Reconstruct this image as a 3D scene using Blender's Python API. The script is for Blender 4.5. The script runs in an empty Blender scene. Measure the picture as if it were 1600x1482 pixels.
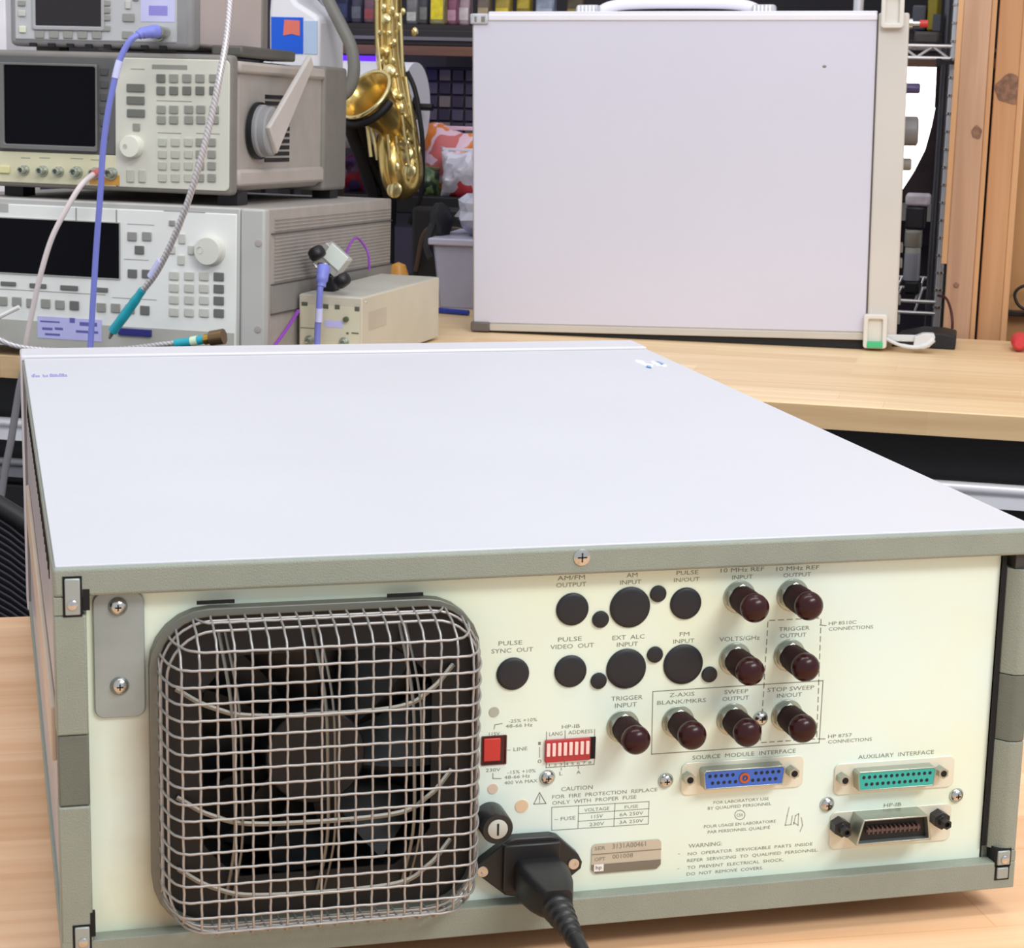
import bpy, bmesh, math, random
from mathutils import Vector, Matrix
random.seed(7)
SC = bpy.context.scene
COL = SC.collection

# ---------------------------------------------------------------- camera
CP = Vector((-.0224, -.7777, .3672))
CR = Vector((0.96767694, -0.25121172, 0.02222647))
CU = Vector((0.0299007, 0.20179507, 0.97897124))
CF = Vector((0.25041424, 0.94666331, -0.20278385))
FPX = 3152.14
cam = bpy.data.cameras.new('camera')
cam.sensor_fit = 'HORIZONTAL'; cam.sensor_width = 36
cam.lens = FPX * 36 / 1600
cam.clip_start = .02; cam.clip_end = 60
cam.dof.use_dof = True; cam.dof.focus_distance = 1.15; cam.dof.aperture_fstop = 60
co = bpy.data.objects.new('camera', cam); COL.objects.link(co)
co.matrix_world = Matrix(((CR.x, CU.x, -CF.x, CP.x), (CR.y, CU.y, -CF.y, CP.y), (CR.z, CU.z, -CF.z, CP.z), (0, 0, 0, 1)))
SC.camera = co

# ---------------------------------------------------------------- light, sky, exposure
SC.view_settings.view_transform = 'Standard'; SC.view_settings.look = 'None'
SC.view_settings.gamma = 1; SC.view_settings.exposure = 0.0
SC.view_settings.use_curve_mapping = False
w = bpy.data.worlds.new('world'); SC.world = w; w.use_nodes = True
w.node_tree.nodes['Background'].inputs[0].default_value = (.9, .93, 1, 1)
w.node_tree.nodes['Background'].inputs[1].default_value = .70


def area(name, loc, target, sx, sy, power, col=(1, 1, 1)):
    l = bpy.data.lights.new(name, 'AREA'); l.shape = 'RECTANGLE'; l.size = sx; l.size_y = sy
    l.energy = power; l.color = col
    o = bpy.data.objects.new(name, l); COL.objects.link(o)
    o.location = loc
    o.rotation_euler = (Vector(target) - Vector(loc)).to_track_quat('-Z', 'Y').to_euler()
    return o


area('ceiling_and_fill_light', (.9, .9, 2.1), (.7, 1.0, 0), 1.3, .5, 6, (.93, .93, 1))
area('ceiling_and_fill_light', (1.0, -1.3, 1.55), (.25, .0, .05), 1.1, .35, 26, (1, 1, .985))
area('ceiling_and_fill_light', (-.8, 1.6, 2.1), (.1, 1.8, 0.1), 1.2, .4, 10, (.95, .95, 1))

area('ceiling_and_fill_light', (.2, -.2, 1.75), (.55, 2.0, .2), 1.4, .4, 19, (1, .99, .97))  # added fill lamp, brightens upright faces and the far side of the room


# ---------------------------------------------------------------- materials
def lin(c):
    r = []
    for v in c[:3]:
        v /= 255
        r.append(v / 12.92 if v <= .04045 else ((v + .055) / 1.055) ** 2.4)
    return (*r, 1)


def newmat(name):
    m = bpy.data.materials.new(name); m.use_nodes = True
    nt = m.node_tree; b = nt.nodes['Principled BSDF']
    return m, nt, b


def N(nt, t, **kw):
    n = nt.nodes.new(t)
    for k, v in kw.items():
        if k.startswith('i_'):
            n.inputs[k[2:]].default_value = v
        else:
            setattr(n, k, v)
    return n


_M = {}


def mat(name, c, rough=.5, metal=0, var=.06, vs=12, bump=0, bs=400, spec=.5, trans=0, coat=0, emit=0):
    if name in _M: return _M[name]
    m, nt, b = newmat(name)
    c = lin(c)
    tc = N(nt, 'ShaderNodeTexCoord')
    n = N(nt, 'ShaderNodeTexNoise'); n.inputs['Scale'].default_value = vs; n.inputs['Detail'].default_value = 4
    nt.links.new(tc.outputs['Object'], n.inputs['Vector'])
    r = N(nt, 'ShaderNodeValToRGB')
    lo = tuple(x * (1 - var) for x in c[:3]) + (1,); hi = tuple(min(1, x * (1 + var)) for x in c[:3]) + (1,)
    r.color_ramp.elements[0].position = .35; r.color_ramp.elements[1].position = .65
    r.color_ramp.elements[0].color = lo; r.color_ramp.elements[1].color = hi
    nt.links.new(n.outputs['Fac'], r.inputs['Fac']); nt.links.new(r.outputs['Color'], b.inputs['Base Color'])
    b.inputs['Roughness'].default_value = rough; b.inputs['Metallic'].default_value = metal
    b.inputs['Specular IOR Level'].default_value = spec
    if trans: b.inputs['Transmission Weight'].default_value = trans
    if coat: b.inputs['Coat Weight'].default_value = coat
    if emit:
        b.inputs['Emission Color'].default_value = c; b.inputs['Emission Strength'].default_value = emit
    if bump:
        n2 = N(nt, 'ShaderNodeTexNoise'); n2.inputs['Scale'].default_value = bs; n2.inputs['Detail'].default_value = 2
        nt.links.new(tc.outputs['Object'], n2.inputs['Vector'])
        bp = N(nt, 'ShaderNodeBump'); bp.inputs['Strength'].default_value = bump; bp.inputs['Distance'].default_value = .001
        nt.links.new(n2.outputs['Fac'], bp.inputs['Height']); nt.links.new(bp.outputs['Normal'], b.inputs['Normal'])
    _M[name] = m
    return m


def wood(name, c1, c2, blocks=True, rot=0, scale=1, rough=.45, bw=.42, rh=.042, grain=(2, 40, 40), knots=False):
    m, nt, b = newmat(name)
    tc = N(nt, 'ShaderNodeTexCoord')
    mp = N(nt, 'ShaderNodeMapping'); mp.inputs['Rotation'].default_value = (0, 0, rot)
    nt.links.new(tc.outputs['Object'], mp.inputs['Vector'])
    src = mp.outputs['Vector']
    mp2 = N(nt, 'ShaderNodeMapping'); mp2.inputs['Scale'].default_value = grain
    nt.links.new(src, mp2.inputs['Vector'])
    n = N(nt, 'ShaderNodeTexNoise'); n.inputs['Scale'].default_value = 1.6; n.inputs['Detail'].default_value = 6
    n.inputs['Distortion'].default_value = .6
    nt.links.new(mp2.outputs['Vector'], n.inputs['Vector'])
    gr = N(nt, 'ShaderNodeValToRGB')
    gr.color_ramp.elements[0].position = .35; gr.color_ramp.elements[1].position = .7
    gr.color_ramp.elements[0].color = lin(c2); gr.color_ramp.elements[1].color = lin(c1)
    nt.links.new(n.outputs['Fac'], gr.inputs['Fac'])
    out = gr.outputs['Color']
    if blocks:
        br = N(nt, 'ShaderNodeTexBrick')
        br.inputs['Scale'].default_value = 1; br.inputs['Mortar Size'].default_value = .0005
        br.inputs['Brick Width'].default_value = bw; br.inputs['Row Height'].default_value = rh
        br.inputs['Color1'].default_value = (1, 1, 1, 1); br.inputs['Color2'].default_value = (.80, .73, .64, 1)
        br.inputs['Mortar'].default_value = (.86, .78, .68, 1); br.offset = .37; br.squash = .8; br.squash_frequency = 3
        nt.links.new(src, br.inputs['Vector'])
        mx = N(nt, 'ShaderNodeMix', data_type='RGBA', blend_type='MULTIPLY'); mx.inputs[0].default_value = .8
        nt.links.new(out, mx.inputs[6]); nt.links.new(br.outputs['Color'], mx.inputs[7])
        out = mx.outputs[2]
    if knots:
        v = N(nt, 'ShaderNodeTexVoronoi'); v.inputs['Scale'].default_value = 5.5
        mp3 = N(nt, 'ShaderNodeMapping'); mp3.inputs['Scale'].default_value = (1, 1, .6)
        nz = N(nt, 'ShaderNodeTexNoise'); nz.inputs['Scale'].default_value = 14
        ad = N(nt, 'ShaderNodeMix', data_type='RGBA', blend_type='LINEAR_LIGHT'); ad.inputs[0].default_value = .03
        nt.links.new(tc.outputs['Object'], mp3.inputs['Vector']); nt.links.new(mp3.outputs['Vector'], ad.inputs[6])
        nt.links.new(tc.outputs['Object'], nz.inputs['Vector']); nt.links.new(nz.outputs['Color'], ad.inputs[7])
        nt.links.new(ad.outputs[2], v.inputs['Vector'])
        kr = N(nt, 'ShaderNodeValToRGB'); kr.color_ramp.elements[0].position = .05; kr.color_ramp.elements[1].position = .11
        kr.color_ramp.elements[0].color = (.35, .22, .15, 1); kr.color_ramp.elements[1].color = (1, 1, 1, 1)
        nt.links.new(v.outputs['Distance'], kr.inputs['Fac'])
        mx = N(nt, 'ShaderNodeMix', data_type='RGBA', blend_type='MULTIPLY'); mx.inputs[0].default_value = .8
        nt.links.new(out, mx.inputs[6]); nt.links.new(kr.outputs['Color'], mx.inputs[7]); out = mx.outputs[2]
    nt.links.new(out, b.inputs['Base Color']); b.inputs['Roughness'].default_value = rough
    return m


def patchwork(name, cols, bw, rh, mortar=(40, 38, 50), rough=.6, ms=.004, emit=0):
    """wall of small drawers and packets: a brick grid with a colour picked per cell"""
    m, nt, b = newmat(name)
    tc = N(nt, 'ShaderNodeTexCoord'); sp = N(nt, 'ShaderNodeSeparateXYZ'); cb = N(nt, 'ShaderNodeCombineXYZ')
    nt.links.new(tc.outputs['Object'], sp.inputs[0])
    nt.links.new(sp.outputs[0], cb.inputs[0]); nt.links.new(sp.outputs[2], cb.inputs[1])
    br = N(nt, 'ShaderNodeTexBrick'); br.offset = 0
    br.inputs['Scale'].default_value = 1; br.inputs['Mortar Size'].default_value = ms
    br.inputs['Brick Width'].default_value = bw; br.inputs['Row Height'].default_value = rh
    br.inputs['Color1'].default_value = (0, 0, 0, 1); br.inputs['Color2'].default_value = (1, 1, 1, 1)
    br.inputs['Mortar'].default_value = (0, 0, 0, 1)
    nt.links.new(cb.outputs[0], br.inputs['Vector'])
    r = N(nt, 'ShaderNodeValToRGB'); r.color_ramp.interpolation = 'CONSTANT'
    e = r.color_ramp.elements
    e[0].color = lin(cols[0]); e[1].position = 1 / len(cols); e[1].color = lin(cols[1])
    for i, c in enumerate(cols[2:], 2):
        x = e.new(i / len(cols)); x.color = lin(c)
    nt.links.new(br.outputs['Color'], r.inputs['Fac'])
    mx = N(nt, 'ShaderNodeMix', data_type='RGBA'); mx.inputs[7].default_value = lin(mortar)
    nt.links.new(br.outputs['Fac'], mx.inputs[0]); nt.links.new(r.outputs['Color'], mx.inputs[6])
    nt.links.new(mx.outputs[2], b.inputs['Base Color']); b.inputs['Roughness'].default_value = rough
    return m


# ---------------------------------------------------------------- geometry helpers
class G:
    def __init__(s): s.v = []; s.f = []; s.mi = []; s.cur = 0

    def add(s, vs, fs):
        o = len(s.v); s.v += [tuple(v) for v in vs]
        for f in fs: s.f.append(tuple(o + i for i in f)); s.mi.append(s.cur)

    def box(s, x0, x1, y0, y1, z0, z1):
        if x0 > x1: x0, x1 = x1, x0
        if y0 > y1: y0, y1 = y1, y0
        if z0 > z1: z0, z1 = z1, z0
        s.add([(x0, y0, z0), (x1, y0, z0), (x1, y1, z0), (x0, y1, z0), (x0, y0, z1), (x1, y0, z1), (x1, y1, z1), (x0, y1, z1)],
              [(3, 2, 1, 0), (4, 5, 6, 7), (0, 1, 5, 4), (1, 2, 6, 5), (2, 3, 7, 6), (3, 0, 4, 7)])
        return s

    def prism(s, poly, y0, y1, axis='y'):
        """poly: (a, b) pairs counter-clockwise seen from -y (x right, z up)"""
        n = len(poly)
        def P(a, b, y): return (a, y, b) if axis == 'y' else ((y, a, b) if axis == 'x' else (a, b, y))
        vs = [P(a, b, y0) for a, b in poly] + [P(a, b, y1) for a, b in poly]
        fs = [tuple(range(n)), tuple(range(2 * n - 1, n - 1, -1))]
        fs += [(i, i + n, (i + 1) % n + n, (i + 1) % n) for i in range(n)]
        if axis == 'z': fs = [tuple(reversed(f)) for f in fs]
        s.add(vs, fs); return s

    def tube(s, pts, r, n=8, cap=True, flat=None):
        pts = [Vector(p) for p in pts]; m = len(pts)
        rs = r if isinstance(r, (list, tuple)) else [r] * m
        vs = []; nrm = None
        for i, p in enumerate(pts):
            t = (pts[min(i + 1, m - 1)] - pts[max(i - 1, 0)])
            if t.length < 1e-9: t = Vector((0, 0, 1))
            t.normalize()
            if nrm is None:
                a = Vector((0, 0, 1)) if abs(t.z) < .9 else Vector((1, 0, 0)); nrm = (a - t * a.dot(t)).normalized()
            else:
                q = nrm - t * nrm.dot(t)
                if q.length > 1e-6: nrm = q.normalized()
            b = t.cross(nrm)
            for k in range(n):
                a = 2 * math.pi * k / n
                vs.append(p + (nrm * math.cos(a) + b * math.sin(a)) * rs[i])
        fs = []
        for i in range(m - 1):
            for k in range(n):
                k2 = (k + 1) % n
                fs.append((i * n + k, i * n + k2, (i + 1) * n + k2, (i + 1) * n + k))
        if cap: fs += [tuple(reversed(range(n))), tuple(range((m - 1) * n, m * n))]
        s.add(vs, fs); return s

    def cyl(s, p0, p1, r0, r1=None, n=24):
        return s.tube([p0, p1], [r0, r0 if r1 is None else r1], n)

    def lathe(s, o, ax, prof, n=24, cap=True):
        """prof: (t along axis, radius)"""
        o = Vector(o); ax = Vector(ax).normalized()
        a = Vector((0, 0, 1)) if abs(ax.z) < .9 else Vector((1, 0, 0))
        u = (a - ax * a.dot(ax)).normalized(); w_ = ax.cross(u); vs = []; fs = []; m = len(prof)
        for t, r in prof:
            for k in range(n):
                q = 2 * math.pi * k / n
                vs.append(o + ax * t + (u * math.cos(q) + w_ * math.sin(q)) * r)
        for i in range(m - 1):
            for k in range(n):
                k2 = (k + 1) % n; fs.append((i * n + k, i * n + k2, (i + 1) * n + k2, (i + 1) * n + k))
        if cap: fs += [tuple(reversed(range(n))), tuple(range((m - 1) * n, m * n))]
        s.add(vs, fs); return s

    def blob(s, c, rx, ry, rz, n=16, jit=0, rot=None):
        c = Vector(c); vs = []; fs = []; m = n // 2
        for i in range(m + 1):
            th = math.pi * i / m
            for k in range(n):
                ph = 2 * math.pi * k / n
                j = 1 + (random.random() - .5) * jit if 0 < i < m else 1
                p = Vector((rx * math.sin(th) * math.cos(ph) * j, ry * math.sin(th) * math.sin(ph) * j, rz * math.cos(th) * j))
                if rot: p = rot @ p
                vs.append(c + p)
        for i in range(m):
            for k in range(n):
                k2 = (k + 1) % n; fs.append((i * n + k, (i + 1) * n + k, (i + 1) * n + k2, i * n + k2))
        s.add(vs, fs); return s

    def build(s, name, mats, parent=None, bevel=0, seg=2, smooth=40, sub=0, label=None):
        me = bpy.data.meshes.new(name); me.from_pydata(s.v, [], s.f); me.update()
        if not isinstance(mats, (list, tuple)): mats = [mats]
        for m in mats: me.materials.append(m)
        me.polygons.foreach_set('material_index', s.mi)
        me.polygons.foreach_set('use_smooth', [True] * len(me.polygons))
        me.set_sharp_from_angle(angle=math.radians(smooth))
        o = bpy.data.objects.new(name, me); COL.objects.link(o)
        if parent is not None: o.parent = parent
        if sub:
            md = o.modifiers.new('sub', 'SUBSURF'); md.levels = sub; md.render_levels = sub
        if bevel:
            md = o.modifiers.new('bevel', 'BEVEL'); md.width = bevel; md.segments = seg; md.limit_method = 'ANGLE'
            md.angle_limit = math.radians(40)
        if label: o['label'] = label
        return o


def rrect(x0, x1, z0, z1, r, n=6):
    pts = []
    for cx, cz, a0 in ((x1 - r, z0 + r, -90), (x1 - r, z1 - r, 0), (x0 + r, z1 - r, 90), (x0 + r, z0 + r, 180)):
        for i in range(n + 1):
            a = math.radians(a0 + 90 * i / n); pts.append((cx + r * math.cos(a), cz + r * math.sin(a)))
    return pts


def ring_plate(g, outer, inner, y0, y1):
    n = len(outer)
    vs = [(a, y0, b) for a, b in outer] + [(a, y0, b) for a, b in inner] + [(a, y1, b) for a, b in outer] + [(a, y1, b) for a, b in inner]
    fs = []
    for i in range(n):
        j = (i + 1) % n
        fs += [(i, j, n + j, n + i), (2 * n + j, 2 * n + i, 3 * n + i, 3 * n + j), (i, 2 * n + i, 2 * n + j, j), (n + i, n + j, 3 * n + j, 3 * n + i)]
    g.add(vs, fs)


def spl(pts, k=8):
    """smooth curve through points (Catmull-Rom)"""
    P = [Vector(p) for p in pts]; P = [2 * P[0] - P[1]] + P + [2 * P[-1] - P[-2]]; out = []
    for i in range(1, len(P) - 2):
        for j in range(k):
            t = j / k; a, b, c, d = P[i - 1:i + 3]
            out.append(.5 * ((2 * b) + (c - a) * t + (2 * a - 5 * b + 4 * c - d) * t * t + (3 * b - a - 3 * c + d) * t ** 3))
    out.append(P[-2]); return out


class Frame:
    """a thing's own coordinates (x right along its face, y away, z up); loc() finds a point of a face plane from the photo"""
    def __init__(s, M): s.M = M; s.Mi = M.inverted(); s.c = s.Mi @ CP; s.e = None

    def ray(s, px, py):
        d = CF + CR * ((px - 800) / FPX) - CU * ((py - 741) / FPX)
        return s.Mi.to_3x3() @ d

    def loc(s, px, py, y=0):
        d = s.ray(px, py); t = (y - s.c.y) / d.y; q = s.c + d * t
        return q.x, q.z

    def P(s, px, py, y=0):
        x, z = s.loc(px, py, y); return Vector((x, y, z))

    def onz(s, px, py, z):
        d = s.ray(px, py); return s.c + d * ((z - s.c.z) / d.z)

    def rect(s, a, b, c, d, y=0):
        """x0, x1, z0, z1 from pixel box (a,b)-(c,d) on plane y"""
        x0 = s.loc(a, (b + d) / 2, y)[0]; x1 = s.loc(c, (b + d) / 2, y)[0]
        z1 = s.loc((a + c) / 2, b, y)[1]; z0 = s.loc((a + c) / 2, d, y)[1]
        return x0, x1, z0, z1

    def pbox(s, g, a, b, c, d, y0, y1):
        x0, x1, z0, z1 = s.rect(a, b, c, d, y0); g.box(x0, x1, y0, y1, z0, z1); return g

    def sub(s, p):
        """a frame with the same axes and its origin at local point p"""
        return Frame(s.M @ Matrix.Translation(p))

    def pixscale(s, px, py, y=0):
        """metres per pixel at that point"""
        x, z = s.loc(px, py, y); q = s.M @ Vector((x, y, z)); return (q - CP).dot(CF) / FPX


def frame(x, y, z, heading, tilt=0, roll=0):
    return Frame(Matrix.Translation((x, y, z)) @ Matrix.Rotation(math.radians(heading), 4, 'Z') @ Matrix.Rotation(math.radians(tilt), 4, 'X') @ Matrix.Rotation(math.radians(roll), 4, 'Y'))


def tag(o, label, cat, group=None, kind=None):
    o['label'] = label; o['category'] = cat
    if group: o['group'] = group
    if kind: o['kind'] = kind
    return o


def thing(name, label, cat, F, group=None):
    o = bpy.data.objects.new(name, None); COL.objects.link(o); o.empty_display_size = .02
    o.matrix_world = F.M; tag(o, label, cat, group); F.e = o
    return o


def struct(o): o['kind'] = 'structure'; return o


def solo(g, name, mats, F, label, cat, group=None, **kw):
    """a thing that is one mesh"""
    o = g.build(name, mats, **kw); o.matrix_world = F.M; tag(o, label, cat, group); return o


def text_mesh(body, x0, x1, zc, h, y, thick=0.0):
    """flat lettering fitted to x0..x1, cap height h, centred on zc, returns (verts, faces)"""
    cu = bpy.data.curves.new('t', 'FONT'); cu.body = body; cu.resolution_u = 2
    o = bpy.data.objects.new('t', cu); COL.objects.link(o)
    me = bpy.data.meshes.new_from_object(o)
    vs = [v.co.copy() for v in me.vertices]; fs = [tuple(p.vertices) for p in me.polygons]
    bpy.data.objects.remove(o); bpy.data.curves.remove(cu); bpy.data.meshes.remove(me)
    if not vs: return [], []
    a = min(v.x for v in vs); b = max(v.x for v in vs)
    k = (x1 - x0) / max(b - a, 1e-6); s = h / .69
    return [(x0 + (v.x - a) * k, y, zc + (v.y - .345) * s) for v in vs], fs

# ---------------------------------------------------------------- palette
def tinted_panel():
    m, nt, b = newmat('chromated_rear_panel'); tc = N(nt, 'ShaderNodeTexCoord')
    n = N(nt, 'ShaderNodeTexNoise'); n.inputs['Scale'].default_value = 10; n.inputs['Detail'].default_value = 3
    nt.links.new(tc.outputs['Object'], n.inputs['Vector'])
    r = N(nt, 'ShaderNodeValToRGB'); e = r.color_ramp.elements; e[0].position = .35; e[1].position = .62
    e[0].color = lin((230, 240, 216)); e[1].color = lin((226, 243, 234)); nt.links.new(n.outputs['Fac'], r.inputs['Fac'])
    # noisy brown tint along the left edge of the cage, fading out towards the top
    sp = N(nt, 'ShaderNodeSeparateXYZ'); nt.links.new(tc.outputs['Object'], sp.inputs[0])
    n2 = N(nt, 'ShaderNodeTexNoise'); n2.inputs['Scale'].default_value = 26; n2.inputs['Detail'].default_value = 6
    nt.links.new(tc.outputs['Object'], n2.inputs['Vector'])
    ad = N(nt, 'ShaderNodeMath', operation='MULTIPLY_ADD'); ad.inputs[1].default_value = .022; nt.links.new(n2.outputs['Fac'], ad.inputs[0]); nt.links.new(sp.outputs[0], ad.inputs[2])
    r1 = N(nt, 'ShaderNodeMapRange'); r1.inputs[1].default_value = .031; r1.inputs[2].default_value = .054; nt.links.new(ad.outputs[0], r1.inputs[0])
    r2 = N(nt, 'ShaderNodeMapRange'); r2.inputs[1].default_value = .058; r2.inputs[2].default_value = .066; r2.inputs[3].default_value = 1; r2.inputs[4].default_value = 0; nt.links.new(ad.outputs[0], r2.inputs[0])
    r3 = N(nt, 'ShaderNodeMapRange'); r3.inputs[1].default_value = .10; r3.inputs[2].default_value = .14; r3.inputs[3].default_value = .75; r3.inputs[4].default_value = 0; nt.links.new(sp.outputs[2], r3.inputs[0])
    m1 = N(nt, 'ShaderNodeMath', operation='MULTIPLY'); nt.links.new(r1.outputs[0], m1.inputs[0]); nt.links.new(r2.outputs[0], m1.inputs[1])
    m2 = N(nt, 'ShaderNodeMath', operation='MULTIPLY'); nt.links.new(m1.outputs[0], m2.inputs[0]); nt.links.new(r3.outputs[0], m2.inputs[1])
    mx = N(nt, 'ShaderNodeMix', data_type='RGBA'); mx.inputs[7].default_value = lin((168, 148, 118)); nt.links.new(m2.outputs[0], mx.inputs[0]); nt.links.new(r.outputs['Color'], mx.inputs[6])
    nt.links.new(mx.outputs[2], b.inputs['Base Color']); b.inputs['Roughness'].default_value = .42
    return m


cover_m = mat('pale_vinyl_cover', (201, 202, 208), .42, var=.012, vs=9, bump=.12, bs=900)
frame_m = mat('grey_green_cast_frame', (141, 148, 136), .5, var=.03, vs=60, bump=.35, bs=1500)
frame_d = mat('darker_grey_green_strip', (104, 110, 100), .55, var=.04, vs=60, bump=.3, bs=1500)
panel_m = tinted_panel()
plate_m = mat('dull_zinc_plate', (160, 170, 168), .42, metal=.3, var=.1, vs=30)
print_m = mat('panel_print', (124, 126, 112), .6, var=.04)
wire_m = mat('fan_cage_wire', (172, 170, 168), .4, metal=.55, var=.05)
black_m = mat('black_plastic', (16, 16, 20), .45, var=.1)
dark_m = mat('dark_void', (8, 8, 11), .8, var=.1)
plug_m = mat('black_hole_plug', (29, 31, 37), .5, var=.08, vs=80)
steel_m = mat('bright_steel', (200, 200, 196), .22, metal=1, var=.03)
nickel_m = mat('nickel', (172, 178, 166), .3, metal=.75, var=.04)
cap_m = mat('dark_red_dust_cap', (50, 20, 22), .24, var=.06, spec=.28)
red_m = mat('red_plastic', (196, 52, 48), .4, var=.05)
white_m = mat('white_plastic', (236, 234, 230), .45, var=.02)
pink_m = mat('pale_switch_lever', (248, 214, 208), .45, var=.02)
blue_m = mat('blue_connector_insulator', (58, 104, 196), .45, var=.05)
teal_m = mat('teal_connector_insulator', (48, 172, 160), .45, var=.05)
hole_m = mat('contact_hole', (14, 22, 40), .6, var=.1)
cream_m = mat('cream_instrument_panel', (214, 213, 200), .5, var=.02, vs=6)
grey_m = mat('light_grey_instrument', (186, 186, 182), .5, var=.03)
side_m = mat('warm_grey_enclosure', (168, 162, 156), .55, var=.05, vs=40)
side_d = mat('mid_grey_enclosure', (128, 124, 118), .55, var=.05, vs=40)
crt_m = mat('dark_glass_screen', (5, 5, 12), .3, var=.05, spec=.12)
key_m = mat('grey_key', (150, 150, 144), .5, var=.03)
key_l = mat('light_grey_key', (198, 198, 190), .5, var=.02)
key_d = mat('dark_grey_key', (108, 108, 106), .5, var=.03)
butcher = wood('butcher_block', (252, 212, 172), (238, 190, 146), rot=math.radians(0))
butcher2 = wood('pale_butcher_block', (250, 226, 186), (238, 206, 160), bw=.5, rh=.047)
butch_edge = wood('butcher_block_edge', (222, 192, 150), (206, 174, 130), bw=.22, rh=.5)
stud_m = wood('fir_stud', (200, 160, 130), (178, 138, 110), blocks=False, grain=(30, 30, 1.6), knots=True)
stud_l = wood('pale_fir', (222, 176, 130), (200, 152, 106), blocks=False, grain=(30, 30, 1.6))
stud_o = wood('orange_fir', (204, 156, 112), (186, 136, 92), blocks=False, grain=(30, 30, 1.6), knots=True)

# ================================================================= NEAR BENCH
FB = frame(.2, 0, -.013, -3)
g = G(); g.box(-1.3, 1.5, -.62, .575, -.04, 0)
near = thing('workbench', 'pale butcher-block workbench carrying the instrument in the foreground', 'workbench', FB)
g.build('bench_top', butcher, near, bevel=.003)
g = G()
for x in (-1.2, 1.36):
    for y in (-.52, .45):
        g = G(); g.box(x, x + .05, y, y + .05, -.917, -.04); g.build('leg', mat('grey_leg', (90, 92, 96), .5, metal=.6), near, bevel=.004)

# ================================================================= MAIN INSTRUMENT (rear view)
W, H, D, D2 = .425, .1686, .549, .5843
U = frame(0, 0, 0, 0)
main = thing('signal_generator', 'large pale grey rack instrument in the foreground, caged fan on its rear panel', 'test instrument', U)
PY = .008     # rear panel plane
g = G(); g.box(.001, W - .001, .002, D - .0015, H - .0012, H + .0006)
g.build('top_cover', cover_m, main, bevel=.0005)
# cast rear frame
g = G(); g.box(.0, W, 0, .016, H - .0118, H - .0002); g.build('top_rail', frame_m, main, bevel=.0014, seg=3)
g = G(); g.prism([(0, 0), (.013, 0), (.013, .0118), (.0085, .0118), (.008, .0128), (0, .0128)][::-1], .0, W, axis='x')
g.build('bottom_rail', frame_m, main, bevel=.0006)
zs = [U.loc(110, y, 0)[1] for y in (962, 1151, 1262)]
for a, b in ((.0118, zs[2]), (zs[1], zs[0])):
    g = G(); g.box(0, .0125, 0, .014, a + .0002, b - .0002); g.build('left_post', frame_m, main, bevel=.0008)
g = G(); g.box(.0003, .0125, .0006, .014, zs[2], zs[1]); g.build('left_post_strip', frame_d, main, bevel=.0008)
g = G(); g.box(0, .0045, 0, .014, zs[0], H - .0118); g.box(.0108, .0125, 0.0, .014, zs[0] + .008, H - .0118); g.box(.0045, .0108, .008, .014, zs[0], H - .0118)
g.build('corner_block', frame_m, main, bevel=.0003)
zr = [U.loc(1590, y, 0)[1] for y in (1057, 1160, 1322)]
for nm, a, b, m in (('right_post', .018, zr[1], frame_m), ('right_post_strip', zr[1], zr[0], frame_d), ('right_post', zr[0], .1500, frame_m)):
    g = G(); g.prism([(W - .0105, .014), (W - .0118, .006), (W - .0075, .0008), (W - .004, 0), (W, .001), (W, .014)], a + .0002, b - .0002, axis='z')
    g.build(nm, m, main, bevel=.0003)
g = G(); g.box(W - .006, W, 0.0002, .014, .0128, .018); g.box(W - .0125, W - .006, .009, .014, .0, .0185); g.build('corner_block', frame_m, main, bevel=.0003)
g = G(); g.box(W - .0095, W, .003, .014, .150, H - .0118); g.build('corner_block', mat('dark_corner', (60, 59, 54), .5), main, bevel=.0003)
# latches with screws in three corners
for (a, b, c, d, sx, sy) in ((101, 903, 125, 960, 113, 944), (117, 1447, 140, 1482, 130, 1470), (1556, 1328, 1575, 1350, 1567, 1341), (1555, 1354, 1572, 1371, 0, 0)):
    x0, x1, z0, z1 = U.rect(a, b, c, d, .001)
    g = G(); g.box(x0 - .0008, x1 + .0008, -.0003, .008, z0 - .0008, z1 + .0008); k = g.build('latch_pocket', dark_m, main)
    g = G(); g.box(x0, x1, -.0012, .006, z0, z1); lt = g.build('latch', mat('latch_steel', (160, 168, 166), .4, metal=.3), main, bevel=.0005)
    if not sx: continue
    x, z = U.loc(sx, sy, .001); g = G(); g.lathe((x, -.0012, z), (0, -1, 0), [(0, .002), (.0004, .002), (.0008, .0014)], 16); g.build('screw', steel_m, lt)
x0, x1, z0, z1 = U.rect(129, 920, 140, 953, .001); g = G(); g.box(x0, x1, -.0002, .003, z0, z1); g.build('slot', dark_m, main)
x0, x1, z0, z1 = U.rect(145, 1425, 153, 1462, .001); g = G(); g.box(x0 - .001, x1 - .001, -.0002, .003, z0, z1); g.build('slot', dark_m, main)
g = G(); g.box(W - .0142, W - .0122, .006, .0068, .019, H - .0118); g.build('shadow_gap', dark_m, main)
# screw head on the top rail
x, z = U.loc(909, 871, 0); g = G(); g.lathe((x, 0.0002, z), (0, -1, 0), [(0, .0036), (.0006, .0036), (.0012, .0022)], 24)
s = g.build('rail_screw', steel_m, main)
g = G(); g.box(x - .002, x + .002, -.00115, -.0010, z - .0003, z + .0003); g.box(x - .0003, x + .0003, -.00115, -.0010, z - .002, z + .002); g.build('screw_slot', dark_m, s)

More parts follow.
